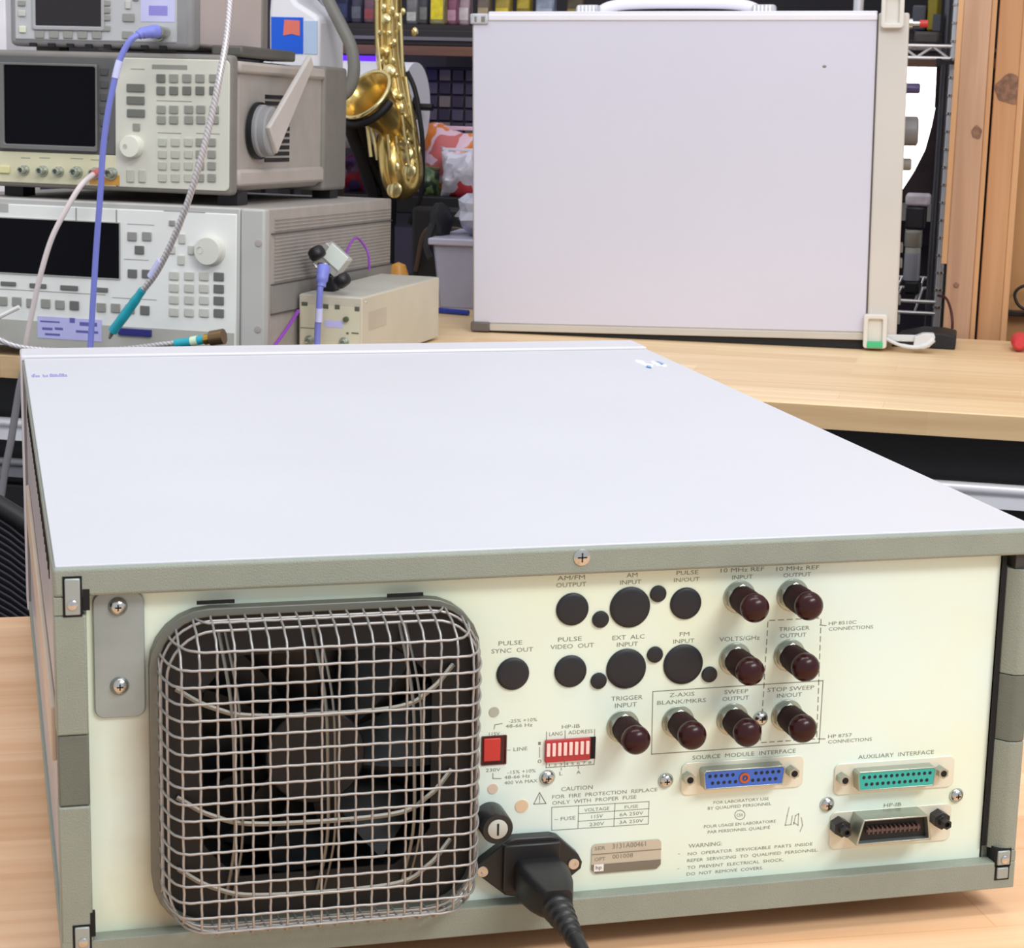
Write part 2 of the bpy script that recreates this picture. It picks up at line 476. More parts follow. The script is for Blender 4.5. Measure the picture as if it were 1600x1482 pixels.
# rear panel with a square opening for the fan
fx0, fx1, fz0, fz1 = .0395, .1712, .0140, .1462
hx0, hx1, hz0, hz1 = (fx0 + fx1) / 2 - .0585, (fx0 + fx1) / 2 + .0585, (fz0 + fz1) / 2 - .0585, (fz0 + fz1) / 2 + .0585
g = G()
px0, px1, pz0, pz1 = .0128, W - .0142, .0125, H - .0118
for a, b, c, d in ((px0, hx0, pz0, pz1), (hx1, px1, pz0, pz1), (hx0, hx1, pz0, hz0), (hx0, hx1, hz1, pz1)):
    g.box(a, b, PY, PY + .002, c, d)
g.build('rear_panel', panel_m, main)
g = G(); g.box(.004, W - .004, .02, D, .002, .0035); g.box(.005, W - .005, .012, .016, .003, .0125); g.build('bottom_cover', side_m, main)
# side covers and front frame
sidec = mat('lavender_grey_side_cover', (172, 170, 176), .4, var=.04, vs=20)
for sx, s in ((0, 1), (W, -1)):
    g = G(); g.box(sx + .0016 * s, sx + .0030 * s, .014, D, .003, H - .004); g.build('side_cover', sidec, main)
    g = G(); g.box(sx + .0, sx + .0028 * s, .014, D, H - .0072, H - .0012); g.build('side_trim', frame_m, main, bevel=.0005)
    g = G(); g.box(sx + .0, sx + .0028 * s, .014, D, .002, .0075); g.build('side_trim', frame_m, main, bevel=.0005)
    g = G(); g.box(sx - .0008 * s, sx + .0016 * s, .05, D - .05, H * .5 - .012, H * .5 + .012); g.build('side_strap', mat('vinyl_strap', (196, 178, 158), .5), main, bevel=.0008)
    g = G()
    for k in range(26): g.box(sx + .0012 * s, sx + .0017 * s, .1 + k * .016, .104 + k * .016, H - .030, H - .014)
    g.build('vent_slots', dark_m, main)
g = G(); g.box(-.001, W - .0005, D + .0012, D2, 0, H + .0022); g.build('front_frame', mat('pale_front_frame', (205, 204, 210), .42, var=.015), main, bevel=.0015)
g = G(); g.box(.0, W - .001, D - .0015, D + .0013, 0, H - .0006); g.build('frame_seam', mat('seam_grey', (128, 128, 134), .6), main)
for x in (.03, W - .06):
    for y in (.03, D - .06):
        g = G(); g.box(x, x + .03, y, y + .035, -.013, .003); g.build('foot', mat('grey_foot', (120, 122, 112), .6), main, bevel=.002)
# torn sticker remnants on the cover
st = mat('paper_remnant', (246, 248, 252), .7); stb = mat('violet_ink', (128, 120, 190), .7)
g = G()
for a, b, r in ((1000, 566, 9), (1012, 571, 8), (1026, 568, 9), (1036, 571, 5)):
    q = U.onz(a, b, H + .0008); pts = [(q.x + r * .00042 * math.cos(t * .8) * random.uniform(.6, 1.2), q.y + r * .0011 * math.sin(t * .8) * random.uniform(.6, 1.1)) for t in range(8)]
    g.prism(pts, H + .0006, H + .0011, axis='z')
g.build('sticker_remnant', st, main, label='torn white paper remnant')
g = G()
for a, b, r in ((1014, 573, 5), (1031, 567, 7)):
    q = U.onz(a, b, H + .0012); pts = [(q.x + r * .0004 * math.cos(t * .8) * random.uniform(.4, 1.2), q.y + r * .0011 * math.sin(t * .8) * random.uniform(.5, 1.1)) for t in range(8)]
    g.prism(pts, H + .0011, H + .0014, axis='z')
g.build('sticker_remnant', mat('blue_remnant', (126, 160, 205), .6), main, label='torn light blue remnant')
g = G(); q = U.onz(50, 590, H + .0006)
for k in range(26):
    hh = random.uniform(.006, .014); xx = q.x + k * .00082
    if k in (6, 7, 12): continue
    g.box(xx, xx + .0005, q.y, q.y + hh, H + .0006, H + .0007)
g.build('ink_stamp', stb, main, label='faded violet ink marks')

# --- mounting plate at the upper left of the panel
x0, x1, z0, z1 = U.rect(146, 925, 226, 1120, PY)
g = G(); g.prism(rrect(x0, x1, z0, z1, .004), PY - .0016, PY); pl = g.build('mounting_plate', plate_m, main, bevel=.0004)
g = G(); g.lathe((0, 0, 0), (0, -1, 0), [(0, .0036), (.0004, .0038), (.0016, .0030), (.0024, .0016), (.0026, .0003)], 20); pan = g


def panel_screw(px, py, y, parent, k=1.0):
    x, z = U.loc(px, py, y); g = G()
    g.v = [(x + v[0] * k, y + v[1] * k, z + v[2] * k) for v in pan.v]; g.f = list(pan.f); g.mi = list(pan.mi)
    o = g.build('screw', steel_m, parent, smooth=60)
    g = G(); r = .0013 * k; d = y - .0026 * k
    g.box(x - r, x + r, d - .0001, d + .0003, z - r * .22, z + r * .22); g.box(x - r * .22, x + r * .22, d - .0001, d + .0003, z - r, z + r); g.build('screw_slot', dark_m, o)
    return o


panel_screw(184, 948, PY - .0016, pl); panel_screw(187, 1072, PY - .0016, pl)
for px, py in ((857, 1217), (1042, 1222), (1190, 1125), (1294, 1259), (1496, 1245)): panel_screw(px - 2, py - 2, PY, main, .92)

# --- fan, guard and wire cage
g = G(); cx, cz = (fx0 + fx1) / 2, (fz0 + fz1) / 2
fr = .058
circ = [(cx + fr * math.cos(math.pi * 2 * (k + .5) / 28 - math.pi * .75), cz + fr * math.sin(math.pi * 2 * (k + .5) / 28 - math.pi * .75)) for k in range(28)]
ring_plate(g, rrect(cx - .062, cx + .062, cz - .062, cz + .062, .006), circ, .012, .040)
g.box(cx - .062, cx + .062, .0402, .041, cz - .062, cz + .062)
fan = g.build('cooling_fan', mat('fan_black', (9, 9, 12), .4), main)
g = G(); g.cyl((cx, .014, cz), (cx, .034, cz), .021, n=32); g.build('fan_hub', mat('fan_hub_black', (15, 15, 18), .45), fan, bevel=.001)
for k in range(7):
    g = G(); a0 = 2 * math.pi * k / 7; vs = []
    for i in range(5):
        r = .020 + .0365 * i / 4
        for da, yy in ((-.30, .017), (.26, .033)):
            a = a0 + da + .16 * i / 4; vs.append((cx + r * math.cos(a), yy, cz + r * math.sin(a)))
    n0 = len(vs); vs += [(a, b + .0012, c) for a, b, c in vs]
    fs = []
    for i in range(4):
        a, b, c, d = 2 * i, 2 * i + 1, 2 * i + 3, 2 * i + 2
        fs += [(a, b, c, d), (d + n0, c + n0, b + n0, a + n0)]
    fs += [(0, n0, n0 + 1, 1), (8, 9, n0 + 9, n0 + 8)]
    for i in range(4): fs += [(2 * i, 2 * i + 2, 2 * i + 2 + n0, 2 * i + n0), (2 * i + 1, 2 * i + 1 + n0, 2 * i + 3 + n0, 2 * i + 3)]
    g.add(vs, fs); g.build('fan_blade', mat('fan_blade_black', (22, 24, 26), .4), fan)
g = G(); g.prism(rrect(fx0 - .003, fx1 + .003, fz0 - .003, fz1 + .003, .03), PY - .0, PY + .0); g = G()
ring_plate(g, rrect(fx0 - .003, fx1 + .001, fz0 - .001, fz1 + .003, .024), rrect(fx0 + .0005, fx1 - .0005, fz0 + .0005, fz1 - .0005, .021), PY - .006, PY)
cage = g.build('fan_cage', mat('cage_flange', (120, 122, 114), .45, metal=.5), main, bevel=.0006)
for px, py in ((337, 941), (633, 930)):
    x, z = U.loc(px, py, PY - .005); g = G(); g.box(x - .0075, x + .0075, PY - .0056, PY - .0045, z - .0007, z + .0007); g.build('cage_slot', dark_m, cage)


def edge_dist(x, z):
    r = .021; ax = abs(x - cx) - ((fx1 - fx0) / 2 - r); az = abs(z - cz) - ((fz1 - fz0) / 2 - r)
    q = math.hypot(max(ax, 0), max(az, 0)) + min(max(ax, az), 0); return r - q


CD = .031; PR = .0125
def cage_y(x, z):
    t = edge_dist(x, z) / PR
    if t <= 0: return None
    t = min(1, t); h = max(0, 1 - (1 - t) ** 3.2) ** .62
    return PY - CD * h


g = G(); pitch = .00685
for axis in (0, 1):
    lo, hi = ((fx0, fx1), (fz0, fz1))[axis]; n = int((hi - lo) / pitch)
    off = ((hi - lo) - n * pitch) / 2
    for i in range(n + 1):
        c = lo + off + i * pitch; l2, h2 = ((fz0, fz1), (fx0, fx1))[axis]; pts = []
        K = 260
        for k in range(K + 1):
            tt = l2 + (h2 - l2) * (.5 - .5 * math.cos(math.pi * k / K))
            x, z = (c, tt) if axis == 0 else (tt, c)
            y = cage_y(x, z)
            if y is None: continue
            y += (.0004 if (axis == 0) else -.0004)
            j = .00010 * math.sin(k * .5 + i * 2.1)
            pts.append((x + (j if axis == 0 else 0), y, z + (j if axis == 1 else 0)))
        if len(pts) > 3:
            a, b = Vector(pts[0]), Vector(pts[-1]); a.y = PY; b.y = PY
            pts = [a] + pts + [b]; red = [pts[0]]
            for p in pts[1:-1]:
                if (Vector(p) - Vector(red[-1])).length > .0016: red.append(p)
            red.append(pts[-1]); g.tube(red, .00056, 5)
for yy, ins in ((.0100, .0011), (.0185, .0028)):
    rr_ = rrect(fx0 + ins, fx1 - ins, fz0 + ins, fz1 - ins, .021 - ins * .6, 8)
    g.tube([(a, PY - yy, b) for a, b in rr_ + rr_[:1]], .00062, 5, cap=False)
g.build('wire_mesh', wire_m, cage, smooth=80)
blackp = G(); rr_ = rrect(fx0 + .0006, fx1 - .0006, fz0 + .0006, fz1 - .0006, .021)
circ2 = [(cx + .0575 * math.cos(math.atan2(b - cz, a - cx)), cz + .0575 * math.sin(math.atan2(b - cz, a - cx))) for a, b in rr_]
ring_plate(blackp, rr_, circ2, PY - .0012, PY - .0002); blackp.build('fan_mount', mat('fan_mount_black', (9, 9, 11), .5), fan)
# finger guard behind the cage
g = G()
for xx in (-.037, .001, .037):
    g.tube(spl([(cx + xx - .004, .008, cz + .060), (cx + xx, -.003, cz + .03), (cx + xx + .001, -.004, cz), (cx + xx + .001, -.003, cz - .03), (cx + xx - .002, .008, cz - .060)], 8), .0008, 5)
    g.tube(spl([(cx + xx - .0015, .008, cz + .060), (cx + xx + .003, -.003, cz + .03), (cx + xx + .004, -.004, cz), (cx + xx + .004, -.003, cz - .03), (cx + xx + .001, .008, cz - .060)], 8), .0006, 5)
for zz in (.025, -.021, -.052):
    g.tube(spl([(cx - .058, .006, cz + zz + .010), (cx - .045, -.001, cz + zz + .004), (cx - .025, -.004, cz + zz), (cx + .028, -.004, cz + zz), (cx + .045, -.001, cz + zz + .006), (cx + .056, .006, cz + zz + .014)], 8), .0011, 6)
g.build('finger_guard', mat('guard_wire', (140, 138, 130), .4, metal=.6), cage)
for px, py in ((290, 1008), (706, 985), (292, 1393), (692, 1363)): panel_screw(px - 12, py - 16, .010, cage, .9)

# --- round black hole plugs
for i, (px, py, r) in enumerate(((894, 952, 26), (938, 968, 13.5), (984, 949, 32.5), (1028, 928, 13.3), (1071, 943, 25.3), (801, 1053, 26), (891, 1049, 25.7), (935, 1064, 13), (978, 1045, 32), (1023, 1023, 13), (1067, 1038, 32), (1108, 1054, 12.7))):
    x, z = U.loc(px, py, PY); k = U.pixscale(px, py, PY) * r * 1.01; g = G()
    g.lathe((x, PY, z), (0, -1, 0), [(0, k), (.0006, k), (.0011, k * .94), (.0013, k * .8), (.0013, 0.0001)], 40); g.build('hole_plug', plug_m, main)

# --- connectors under dark red dust caps
for px, py in ((1157, 936), (1240, 933), (1150, 1033), (1235, 1027), (975, 1138), (1061, 1131), (1146, 1127), (1231, 1121)):
    x, z = U.loc(px - 2, py - 3, PY)
    g = G(); g.lathe((x, PY, z), (0, -1, 0), [(0, .0073), (.0008, .0073), (.0009, .0067)], 32)
    g.lathe((x, PY, z), (0, -1, 0), [(.0008, .0066), (.0034, .0066), (.0038, .0060)], 6)
    con = g.build('capped_connector', nickel_m, main, bevel=.0002)
    g = G(); g.cur = 1; g.lathe((x, PY, z), (0, -1, 0), [(.0032, .0058), (.0065, .0058), (.007, .0060), (.0166, .0060)], 36); g.cur = 0
    g.lathe((x, PY, z), (0, -1, 0), [(.0166, .0060), (.0178, .0063), (.0196, .0061), (.0212, .0052), (.0225, .0036), (.0231, .0018), (.0233, .0002)], 36)
    g.build('dust_cap', [cap_m, mat('dull_cap_sleeve', (44, 22, 24), .6, spec=.08)], con, smooth=60)

# --- faded round dots on the panel
for px, py, r, c in ((772, 1113, 8.5, (176, 178, 166)), (770, 1233, 8.5, (212, 192, 172)), (815, 1260, 11, (218, 192, 160))):
    x, z = U.loc(px, py, PY); k = U.pixscale(px, py, PY) * r; g = G(); g.lathe((x, PY, z), (0, -1, 0), [(0, k), (.0003, k * .96), (.0003, .0001)], 24)
    g.build('round_dot', mat('dot_%d' % px, c, .5), main)

# --- red voltage slide switch
x0, x1, z0, z1 = U.rect(754, 1152, 789, 1193, PY)
g = G(); ring_plate(g, rrect(x0 - .0006, x1 + .0006, z0 - .0006, z1 + .0006, .0004), rrect(x0, x1, z0, z1, .0003), PY - .0006, PY); g.box(x0, x1, PY - .0001, PY + .0001, z0, z1)
sw = g.build('voltage_switch', mat('dark_red_recess', (70, 18, 18), .5), main)
g = G(); g.box(x0 + .0002, x1 - .0022, PY - .0012, PY, z0 + .0012, z1 - .0003); g.build('slider', red_m, sw, bevel=.0004)
# --- address switch bank
x0, x1, z0, z1 = U.rect(851, 1154, 930, 1188, PY)
g = G(); g.box(x1 - .0026, x1, PY - .0004, PY, z0, z1); g.build('switch_recess', dark_m, main)
g = G(); g.box(x0, x1 - .0026, PY - .0016, PY, z0, z1); dip = g.build('address_switch', mat('dip_red', (178, 52, 56), .45), main, bevel=.0002)
for k in range(8):
    a = x0 + .0004 + k * (x1 - .0034 - x0) / 7.7; g = G(); g.box(a, a + .0015, PY - .0022, PY - .0012, z0 + .0028, z1 - .0012); g.build('switch_lever', pink_m, dip, bevel=.0002)


# --- D-shaped sockets
def dshell(x0, x1, z0, z1, s):
    return [(x0 + s, z0), (x1 - s, z0), (x1, z1 - .001), (x1 - .001, z1), (x0 + .001, z1), (x0, z1 - .001)]


def dsub(nm, plate, face, ins_m, rows, coax):
    a = U.rect(*plate, PY); g = G(); g.prism(rrect(*a, .003), PY - .0008, PY); c = g.build(nm, mat('tinned_plate', (226, 226, 208), .35, metal=.15), main, bevel=.0003)
    f = U.rect(*face, PY - .0065)
    sh = dshell(f[0] - .0006, f[1] + .0006, f[2] - .0006, f[3] + .0006, .0010)
    inn = dshell(f[0], f[1], f[2], f[3], .0010)
    g = G(); ring_plate(g, sh, inn, PY - .0065, PY - .0008); g.build('shell', nickel_m, c, bevel=.0003)
    g = G(); g.prism(inn, PY - .0062, PY - .001); ins = g.build('insulator', ins_m, c)
    g = G(); w = f[1] - f[0]; hh = f[3] - f[2]
    for r, n in enumerate(rows):
        for k in range(n):
            t = (k + .5 + (0 if r == 0 else .5)) / (rows[0]); x = f[0] + .0012 + (w - .0024) * t * (1 if not coax else 1)
            if coax and abs(t - .5) < .09: continue
            z = f[2] + hh * (.72 if r == 0 else .3)
            if x < f[1] - .001: g.lathe((x, PY - .0062, z), (0, -1, 0), [(0, .00082), (.0001, .00082), (.00011, .0001)], 8)
    g.build('contact_holes', hole_m, ins)
    if coax:
        x = (f[0] + f[1]) / 2; z = (f[2] + f[3]) / 2; g = G(); ring_plate(g, [(x + .0024 * math.cos(t * .3927), z + .0024 * math.sin(t * .3927)) for t in range(16)], [(x + .0014 * math.cos(t * .3927), z + .0014 * math.sin(t * .3927)) for t in range(16)], PY - .0068, PY - .006)
        g.lathe((x, PY - .006, z), (0, -1, 0), [(0, .0005), (.001, .0004)], 8); g.build('coaxial_contact', mat('copper', (186, 104, 60), .3, metal=.8), ins)
    return c, f


c, f = dsub('module_socket', (1064, 1186, 1254, 1236), (1101, 1203, 1225, 1229), blue_m, (13, 12), True)
for px, py in ((1072, 1213), (1234, 1203)):
    x, z = U.loc(px, py, PY); g = G(); g.lathe((x, PY, z), (0, -1, 0), [(0, .0026), (.0055, .0026), (.0056, .0016), (.0046, .0013), (.0046, .0001)], 6); g.cur = 1; g.lathe((x, PY - .0056, z), (0, -1, 0), [(0, .0015), (.0001, .0015), (.00012, .0001)], 14); g.build('jack_post', [nickel_m, dark_m], c)
c, f = dsub('auxiliary_socket', (1303, 1187, 1489, 1236), (1342, 1205, 1461, 1231), teal_m, (13, 12), False)
for px, py in ((1313, 1214), (1466, 1203)):
    x, z = U.loc(px, py, PY); g = G(); g.lathe((x, PY, z), (0, -1, 0), [(0, .0026), (.0055, .0026), (.0056, .0016), (.0046, .0013), (.0046, .0001)], 6); g.cur = 1; g.lathe((x, PY - .0056, z), (0, -1, 0), [(0, .0015), (.0001, .0015), (.00012, .0001)], 14); g.build('jack_post', [nickel_m, dark_m], c)
# bus socket
a = U.rect(1296, 1262, 1484, 1320, PY); g = G(); g.prism(rrect(*a, .003), PY - .0008, PY); c = g.build('bus_socket', mat('tinned_plate', (206, 204, 188), .35), main, bevel=.0003)
f = U.rect(1343, 1281, 1452, 1315, PY - .012)
sh = dshell(f[0] - .0009, f[1] + .0009, f[2] - .0009, f[3] + .0009, -.0022); sh = [(f[0] - .0012, f[2] - .0008), (f[1] + .0012, f[2] - .0008), (f[1] + .0012, f[2] + .0005), (f[1] - .001, f[3] + .0008), (f[0] + .0018, f[3] + .0008), (f[0] - .0012, f[2] + .0005)]
inn = [(f[0], f[2]), (f[1], f[2]), (f[1], f[2] + .0007), (f[1] - .0014, f[3]), (f[0] + .0024, f[3]), (f[0], f[2] + .0007)]
g = G(); ring_plate(g, sh, inn, PY - .012, PY - .0008); g.build('shell', nickel_m, c, bevel=.0004)
g = G(); g.prism(inn, PY - .0085, PY - .001); b = g.build('insulator', mat('bus_black', (26, 22, 24), .5), c)
g = G(); g.box(f[0] + .004, f[1] - .004, PY - .011, PY - .008, (f[2] + f[3]) / 2 - .0005, (f[2] + f[3]) / 2 + .0007)
for k in range(12):
    x = f[0] + .005 + k * (f[1] - f[0] - .010) / 11; g.box(x - .0004, x + .0004, PY - .0112, PY - .008, (f[2] + f[3]) / 2 - .0014, (f[2] + f[3]) / 2 + .0016)
g.build('contact_bar', mat('contact_brown', (86, 66, 62), .4), b)
for px, py in ((1308, 1288), (1463, 1276)):
    x, z = U.loc(px, py, PY); g = G(); g.lathe((x, PY, z), (0, -1, 0), [(0, .0042), (.0062, .0042), (.0064, .0024), (.0110, .0024), (.0111, .0013), (.009, .0012), (.009, .0001)], 6); g.build('bus_standoff', mat('black_oxide', (44, 42, 44), .35, metal=.3), c, bevel=.0002)
# --- fuse holder
x, z = U.loc(765, 1277, PY)
g = G(); g.lathe((x, PY, z), (0, -1, 0), [(0, .0068), (.0135, .0068), (.0145, .0064), (.0146, .0046), (.0138, .0044), (.0138, .0001)], 32); fu = g.build('fuse_holder', mat('fuse_black', (34, 34, 36), .3), main)
g = G(); g.lathe((x, PY - .0136, z), (0, -1, 0), [(0, .0043), (.0009, .0043), (.0011, .004), (.0011, .0001)], 28); fc = g.build('fuse_cap', mat('fuse_cap_grey', (186, 188, 178), .4), fu)
g = G(); g.box(x - .0004, x + .0004, PY - .0149, PY - .0146, z - .0026, z + .0026); g.build('cap_slot', dark_m, fc)
# --- mains inlet
poly = [U.loc(px, py, PY - .006) for px, py in ((744, 1366), (746, 1352), (794, 1315), (806, 1311), (862, 1307), (874, 1310), (904, 1336), (910, 1348), (908, 1358), (876, 1384), (806, 1402), (790, 1400))]
poly = [(a, b) for a, b in poly][::-1]
cxx = sum(p[0] for p in poly) / 12; czz = sum(p[1] for p in poly) / 12
g = G(); g.prism(poly, PY - .006, PY); inl = g.build('mains_inlet', mat('inlet_black', (30, 30, 31), .4), main, bevel=.0006)
g = G(); x0, x1, z0, z1 = U.rect(786, 1318, 874, 1390, PY - .007); g.box(x0, x1, PY - .0085, PY - .005, z0, z1); g.build('inlet_shroud', mat('inlet_black', (30, 30, 31)), inl, bevel=.0006)
for px, py in ((754, 1362), (896, 1350)):
    x, z = U.loc(px, py, PY - .006); g = G(); g.lathe((x, PY - .006, z), (0, -1, 0), [(0, .0024), (.0006, .0024), (.0008, .0016), (.0004, .0007), (.0004, .0001)], 20); g.build('rivet', steel_m, inl)

# --- serial plate
x0, x1, z0, z1 = U.rect(924, 1315, 1032, 1361, PY)
g = G(); g.prism(rrect(x0, x1, z0, z1, .0022), PY - .0006, PY); sp = g.build('serial_plate', mat('brushed_plate', (196, 192, 176), .4, metal=.3), main)
g = G(); g.prism([(x0, z0 + .002), (x0 + .002, z0), (x1 - .002, z0), (x1, z0 + .002), (x1, z0 + .0042), (x0, z0 + .0042)], PY - .0008, PY - .0005); g.box(x0, x1, PY - .0008, PY - .0005, z0 + .0088, z0 + .0091)
g.build('dark_band', mat('plate_band', (122, 114, 100), .5), sp)


def lettering(parent, items, m, y, name='lettering', F=U, up=.00008):
    """items: (text, left px, right px, centre py, cap height px)"""
    g = G()
    for body, a, b, py, h in items:
        k = F.pixscale((a + b) / 2, py, y); x0 = F.loc(a, py, y)[0]; x1 = F.loc(b, py, y)[0]; zc = F.loc((a + b) / 2, py, y)[1]
        vs, fs = text_mesh(body, x0, x1, zc, h * k, y - up); g.add(vs, fs)
    return g.build(name, m, parent)


g = G(); a = U.rect(928, 1351, 943, 1362, PY - .0008); g.box(*a[:2], PY - .00095, PY - .0008, *a[2:]); g.build('emblem', white_m, sp)
lettering(sp, [('SER', 929, 946, 1326, 6), ('OPT', 929, 946, 1343, 6), ('3131A00461', 957, 1009, 1321, 8), ('001008', 957, 989, 1338, 7)], print_m, PY - .0006)
lettering(sp, [('hp', 931, 940, 1356, 6)], dark_m, PY - .00095)

# --- printed legends, one part for each block of writing
L = [
 [('AM/FM', 871, 914, 903, 7), ('OUTPUT', 869, 916, 914, 7)],
 [('AM', 979, 996, 899, 7), ('INPUT', 969, 1002, 910, 7)],
 [('PULSE', 1057, 1091, 895, 6.5), ('IN/OUT', 1053, 1093, 906, 6.5)],
 [('10 MHz REF', 1126, 1194, 890.5, 6.5), ('INPUT', 1144, 1176, 902, 6.5)],
 [('10 MHz REF', 1213, 1280, 888, 6.5), ('OUTPUT', 1224, 1267, 898.5, 6.5)],
 [('PULSE', 779, 816, 1005, 7), ('SYNC  OUT', 768, 833, 1016.5, 7)],
 [('PULSE', 872, 909, 999, 7), ('VIDEO  OUT', 860, 928, 1010, 7)],
 [('EXT  ALC', 957, 1007, 996, 7), ('INPUT', 964, 997, 1007, 7)],
 [('FM', 1062, 1077, 991, 6.5), ('INPUT', 1052, 1085, 1002, 6.5)],
 [('VOLTS/GHz', 1124, 1187, 998, 7)],
 [('TRIGGER', 1217, 1265, 982.5, 6.5), ('OUTPUT', 1219, 1260, 993, 6.5)],
 [('HP 8510C', 1295, 1338, 973.5, 5.5), ('CONNECTIONS', 1295, 1364, 981.5, 5.5)],
 [('TRIGGER', 955, 1004, 1091, 7), ('INPUT', 961, 995, 1102, 7)],
 [('Z-AXIS', 1046, 1085, 1085.5, 6.5), ('BLANK/MKRS', 1027, 1103, 1096.5, 6.5)],
 [('SWEEP', 1132, 1169, 1081, 6.5), ('OUTPUT', 1129, 1170, 1091.5, 6.5)],
 [('STOP SWEEP', 1199, 1272, 1076.5, 6.5), ('IN/OUT', 1214, 1253, 1086.5, 6.5)],
 [('HP 8757', 1294, 1331, 1150, 5.5), ('CONNECTIONS', 1294, 1362, 1157.5, 5.5)],
 [('HP-IB', 878, 906, 1135.5, 6)], [('LANG', 858, 879, 1147, 6), ('ADDRESS', 888, 926, 1144, 6)],
 [('1', 841, 845, 1162, 5), ('0', 840, 846, 1190, 6)], [('L', 874, 879, 1209, 6), ('A', 901, 907, 1207, 6), ('1 2 3 4 5 6 7 8', 858, 924, 1194, 4)],
 [('115V', 764, 781, 1147, 5.5), ('230V', 759, 782, 1203.5, 5.5)],
 [('-25% +10%', 795, 839, 1126, 5.5), ('48-66 Hz', 790, 832, 1134, 5.5)], [('~ LINE', 792, 824, 1171, 6)],
 [('-15% +10%', 793, 837, 1206, 5.5), ('48-66 Hz', 788, 828, 1214, 5.5), ('400 VA MAX', 788, 840, 1222, 5.5)],
 [('CAUTION', 877, 926, 1232, 6.5), ('FOR  FIRE  PROTECTION  REPLACE', 863, 1027, 1240, 6), ('ONLY  WITH  PROPER  FUSE', 863, 994, 1250.5, 6)],
 [('~ FUSE', 866, 899, 1279.5, 6), ('VOLTAGE', 913, 952, 1265, 5.5), ('115V', 924, 942, 1276, 5.5), ('230V', 921, 944, 1288, 5.5), ('FUSE', 976, 997, 1261, 5), ('6A 250V', 968, 1005, 1272, 5.5), ('3A 250V', 968, 1005, 1284, 5.5)],
 [('SOURCE  MODULE  INTERFACE', 1082, 1243, 1179, 6.5)], [('AUXILIARY  INTERFACE', 1341, 1459, 1179.5, 6.5)], [('HP-IB', 1381, 1408, 1258, 6)],
 [('FOR LABORATORY USE', 1115, 1201, 1251.5, 4.8), ('BY QUALIFIED PERSONNEL', 1106, 1205, 1260, 4.8), ('POUR USAGE EN LABORATOIRE', 1100, 1212, 1288, 4.8), ('PAR PERSONNEL QUALIFI\u00c9', 1106, 1203, 1297, 4.8), ('CSA', 1151, 1161, 1274, 5)],
 [('WARNING:', 1076, 1128, 1320.5, 6.5), ('NO  OPERATOR  SERVICEABLE  PARTS  INSIDE', 1075, 1269, 1327, 5), ('REFER  SERVICING  TO  QUALIFIED  PERSONNEL.', 1074, 1278, 1337, 5), ('TO  PREVENT  ELECTRICAL  SHOCK,', 1074, 1224, 1350, 5), ('DO  NOT  REMOVE  COVERS.', 1073, 1192, 1361.5, 5), ('\u2022', 1059, 1063, 1335, 2.2), ('\u2022', 1058, 1062, 1358, 2.2)],
]
for blk in L: lettering(main, blk, print_m, PY, 'printed_legend')


def strokes(segs, parent, m, name, wpx=1.1, y=PY, F=U):
    g = G()
    for s in segs:
        pts = [Vector((*F.loc(px, py, y), 0)) for px, py in s]
        for p, q in zip(pts, pts[1:]):
            d = (q - p).normalized(); n = Vector((-d.y, d.x, 0)) * wpx * .5 * .0003; e = d * wpx * .0001
            vs = [(v.x, y - .00006, v.y) for v in (p - n - e, q - n + e, q + n + e, p + n - e)]
            g.add(vs, [(0, 1, 2, 3)])
    return g.build(name, m, parent)


strokes([[(1020, 1081), (1286, 1064), (1280, 1161), (1018, 1179), (1020, 1081)], [(1278, 1155), (1289, 1155)]], main, print_m, 'solid_outline', 1.3)


def dashes(a, b, n):
    r = []
    for i in range(n):
        t0 = (i + .15) / n; t1 = (i + .75) / n; r.append([(a[0] + (b[0] - a[0]) * t0, a[1] + (b[1] - a[1]) * t0), (a[0] + (b[0] - a[0]) * t1, a[1] + (b[1] - a[1]) * t1)])
    return r


strokes(dashes((1200, 970), (1283, 966), 6) + dashes((1283, 966), (1276, 1155), 14) + dashes((1188, 1161), (1276, 1155), 7) + dashes((1200, 970), (1188, 1161), 14) + [[(1281, 977), (1291, 978)]], main, print_m, 'dashed_outline', 1.4)
strokes([[(862, 1262), (1014, 1253), (1013, 1288), (862, 1298), (862, 1262)], [(904, 1260), (903, 1295)], [(961, 1256), (959, 1292)], [(904, 1272), (1014, 1264)], [(903, 1284), (1013, 1276)]], main, print_m, 'fuse_table_lines', 1.0)
strokes([[(834, 1257), (843, 1239), (853, 1256), (834, 1257)], [(843.5, 1244), (843, 1251)], [(843, 1253), (843, 1254.5)]], main, print_m, 'warning_triangle', 1.3)
strokes([[(854, 1144), (854, 1157)], [(883, 1142), (883, 1154)], [(929, 1140), (929, 1152)], [(854, 1190), (853, 1200), (928, 1195), (929, 1186)], [(882, 1189), (882, 1199)], [(877, 1200), (877, 1204)], [(903, 1197), (904, 1202)], [(843, 1168), (843, 1184)], [(772, 1140), (773, 1133), (785, 1131)], [(770, 1209), (770, 1217), (783, 1217)]], main, print_m, 'switch_lines', 1.1)
strokes([[(1156 + 8 * math.cos(t * .5236), 1274 + 7.5 * math.sin(t * .5236)) for t in range(13)]], main, print_m, 'round_approval_mark', 1.0)
strokes([[(1233, 1262), (1230, 1275), (1227, 1290), (1236, 1289), (1238, 1275)], [(1240, 1289), (1243, 1275), (1248, 1272), (1247, 1290), (1240, 1286)], [(1252, 1278), (1254, 1290), (1250, 1300)]], main, mat('pencil', (176, 178, 160), .7), 'pencil_scribble', 1.6)

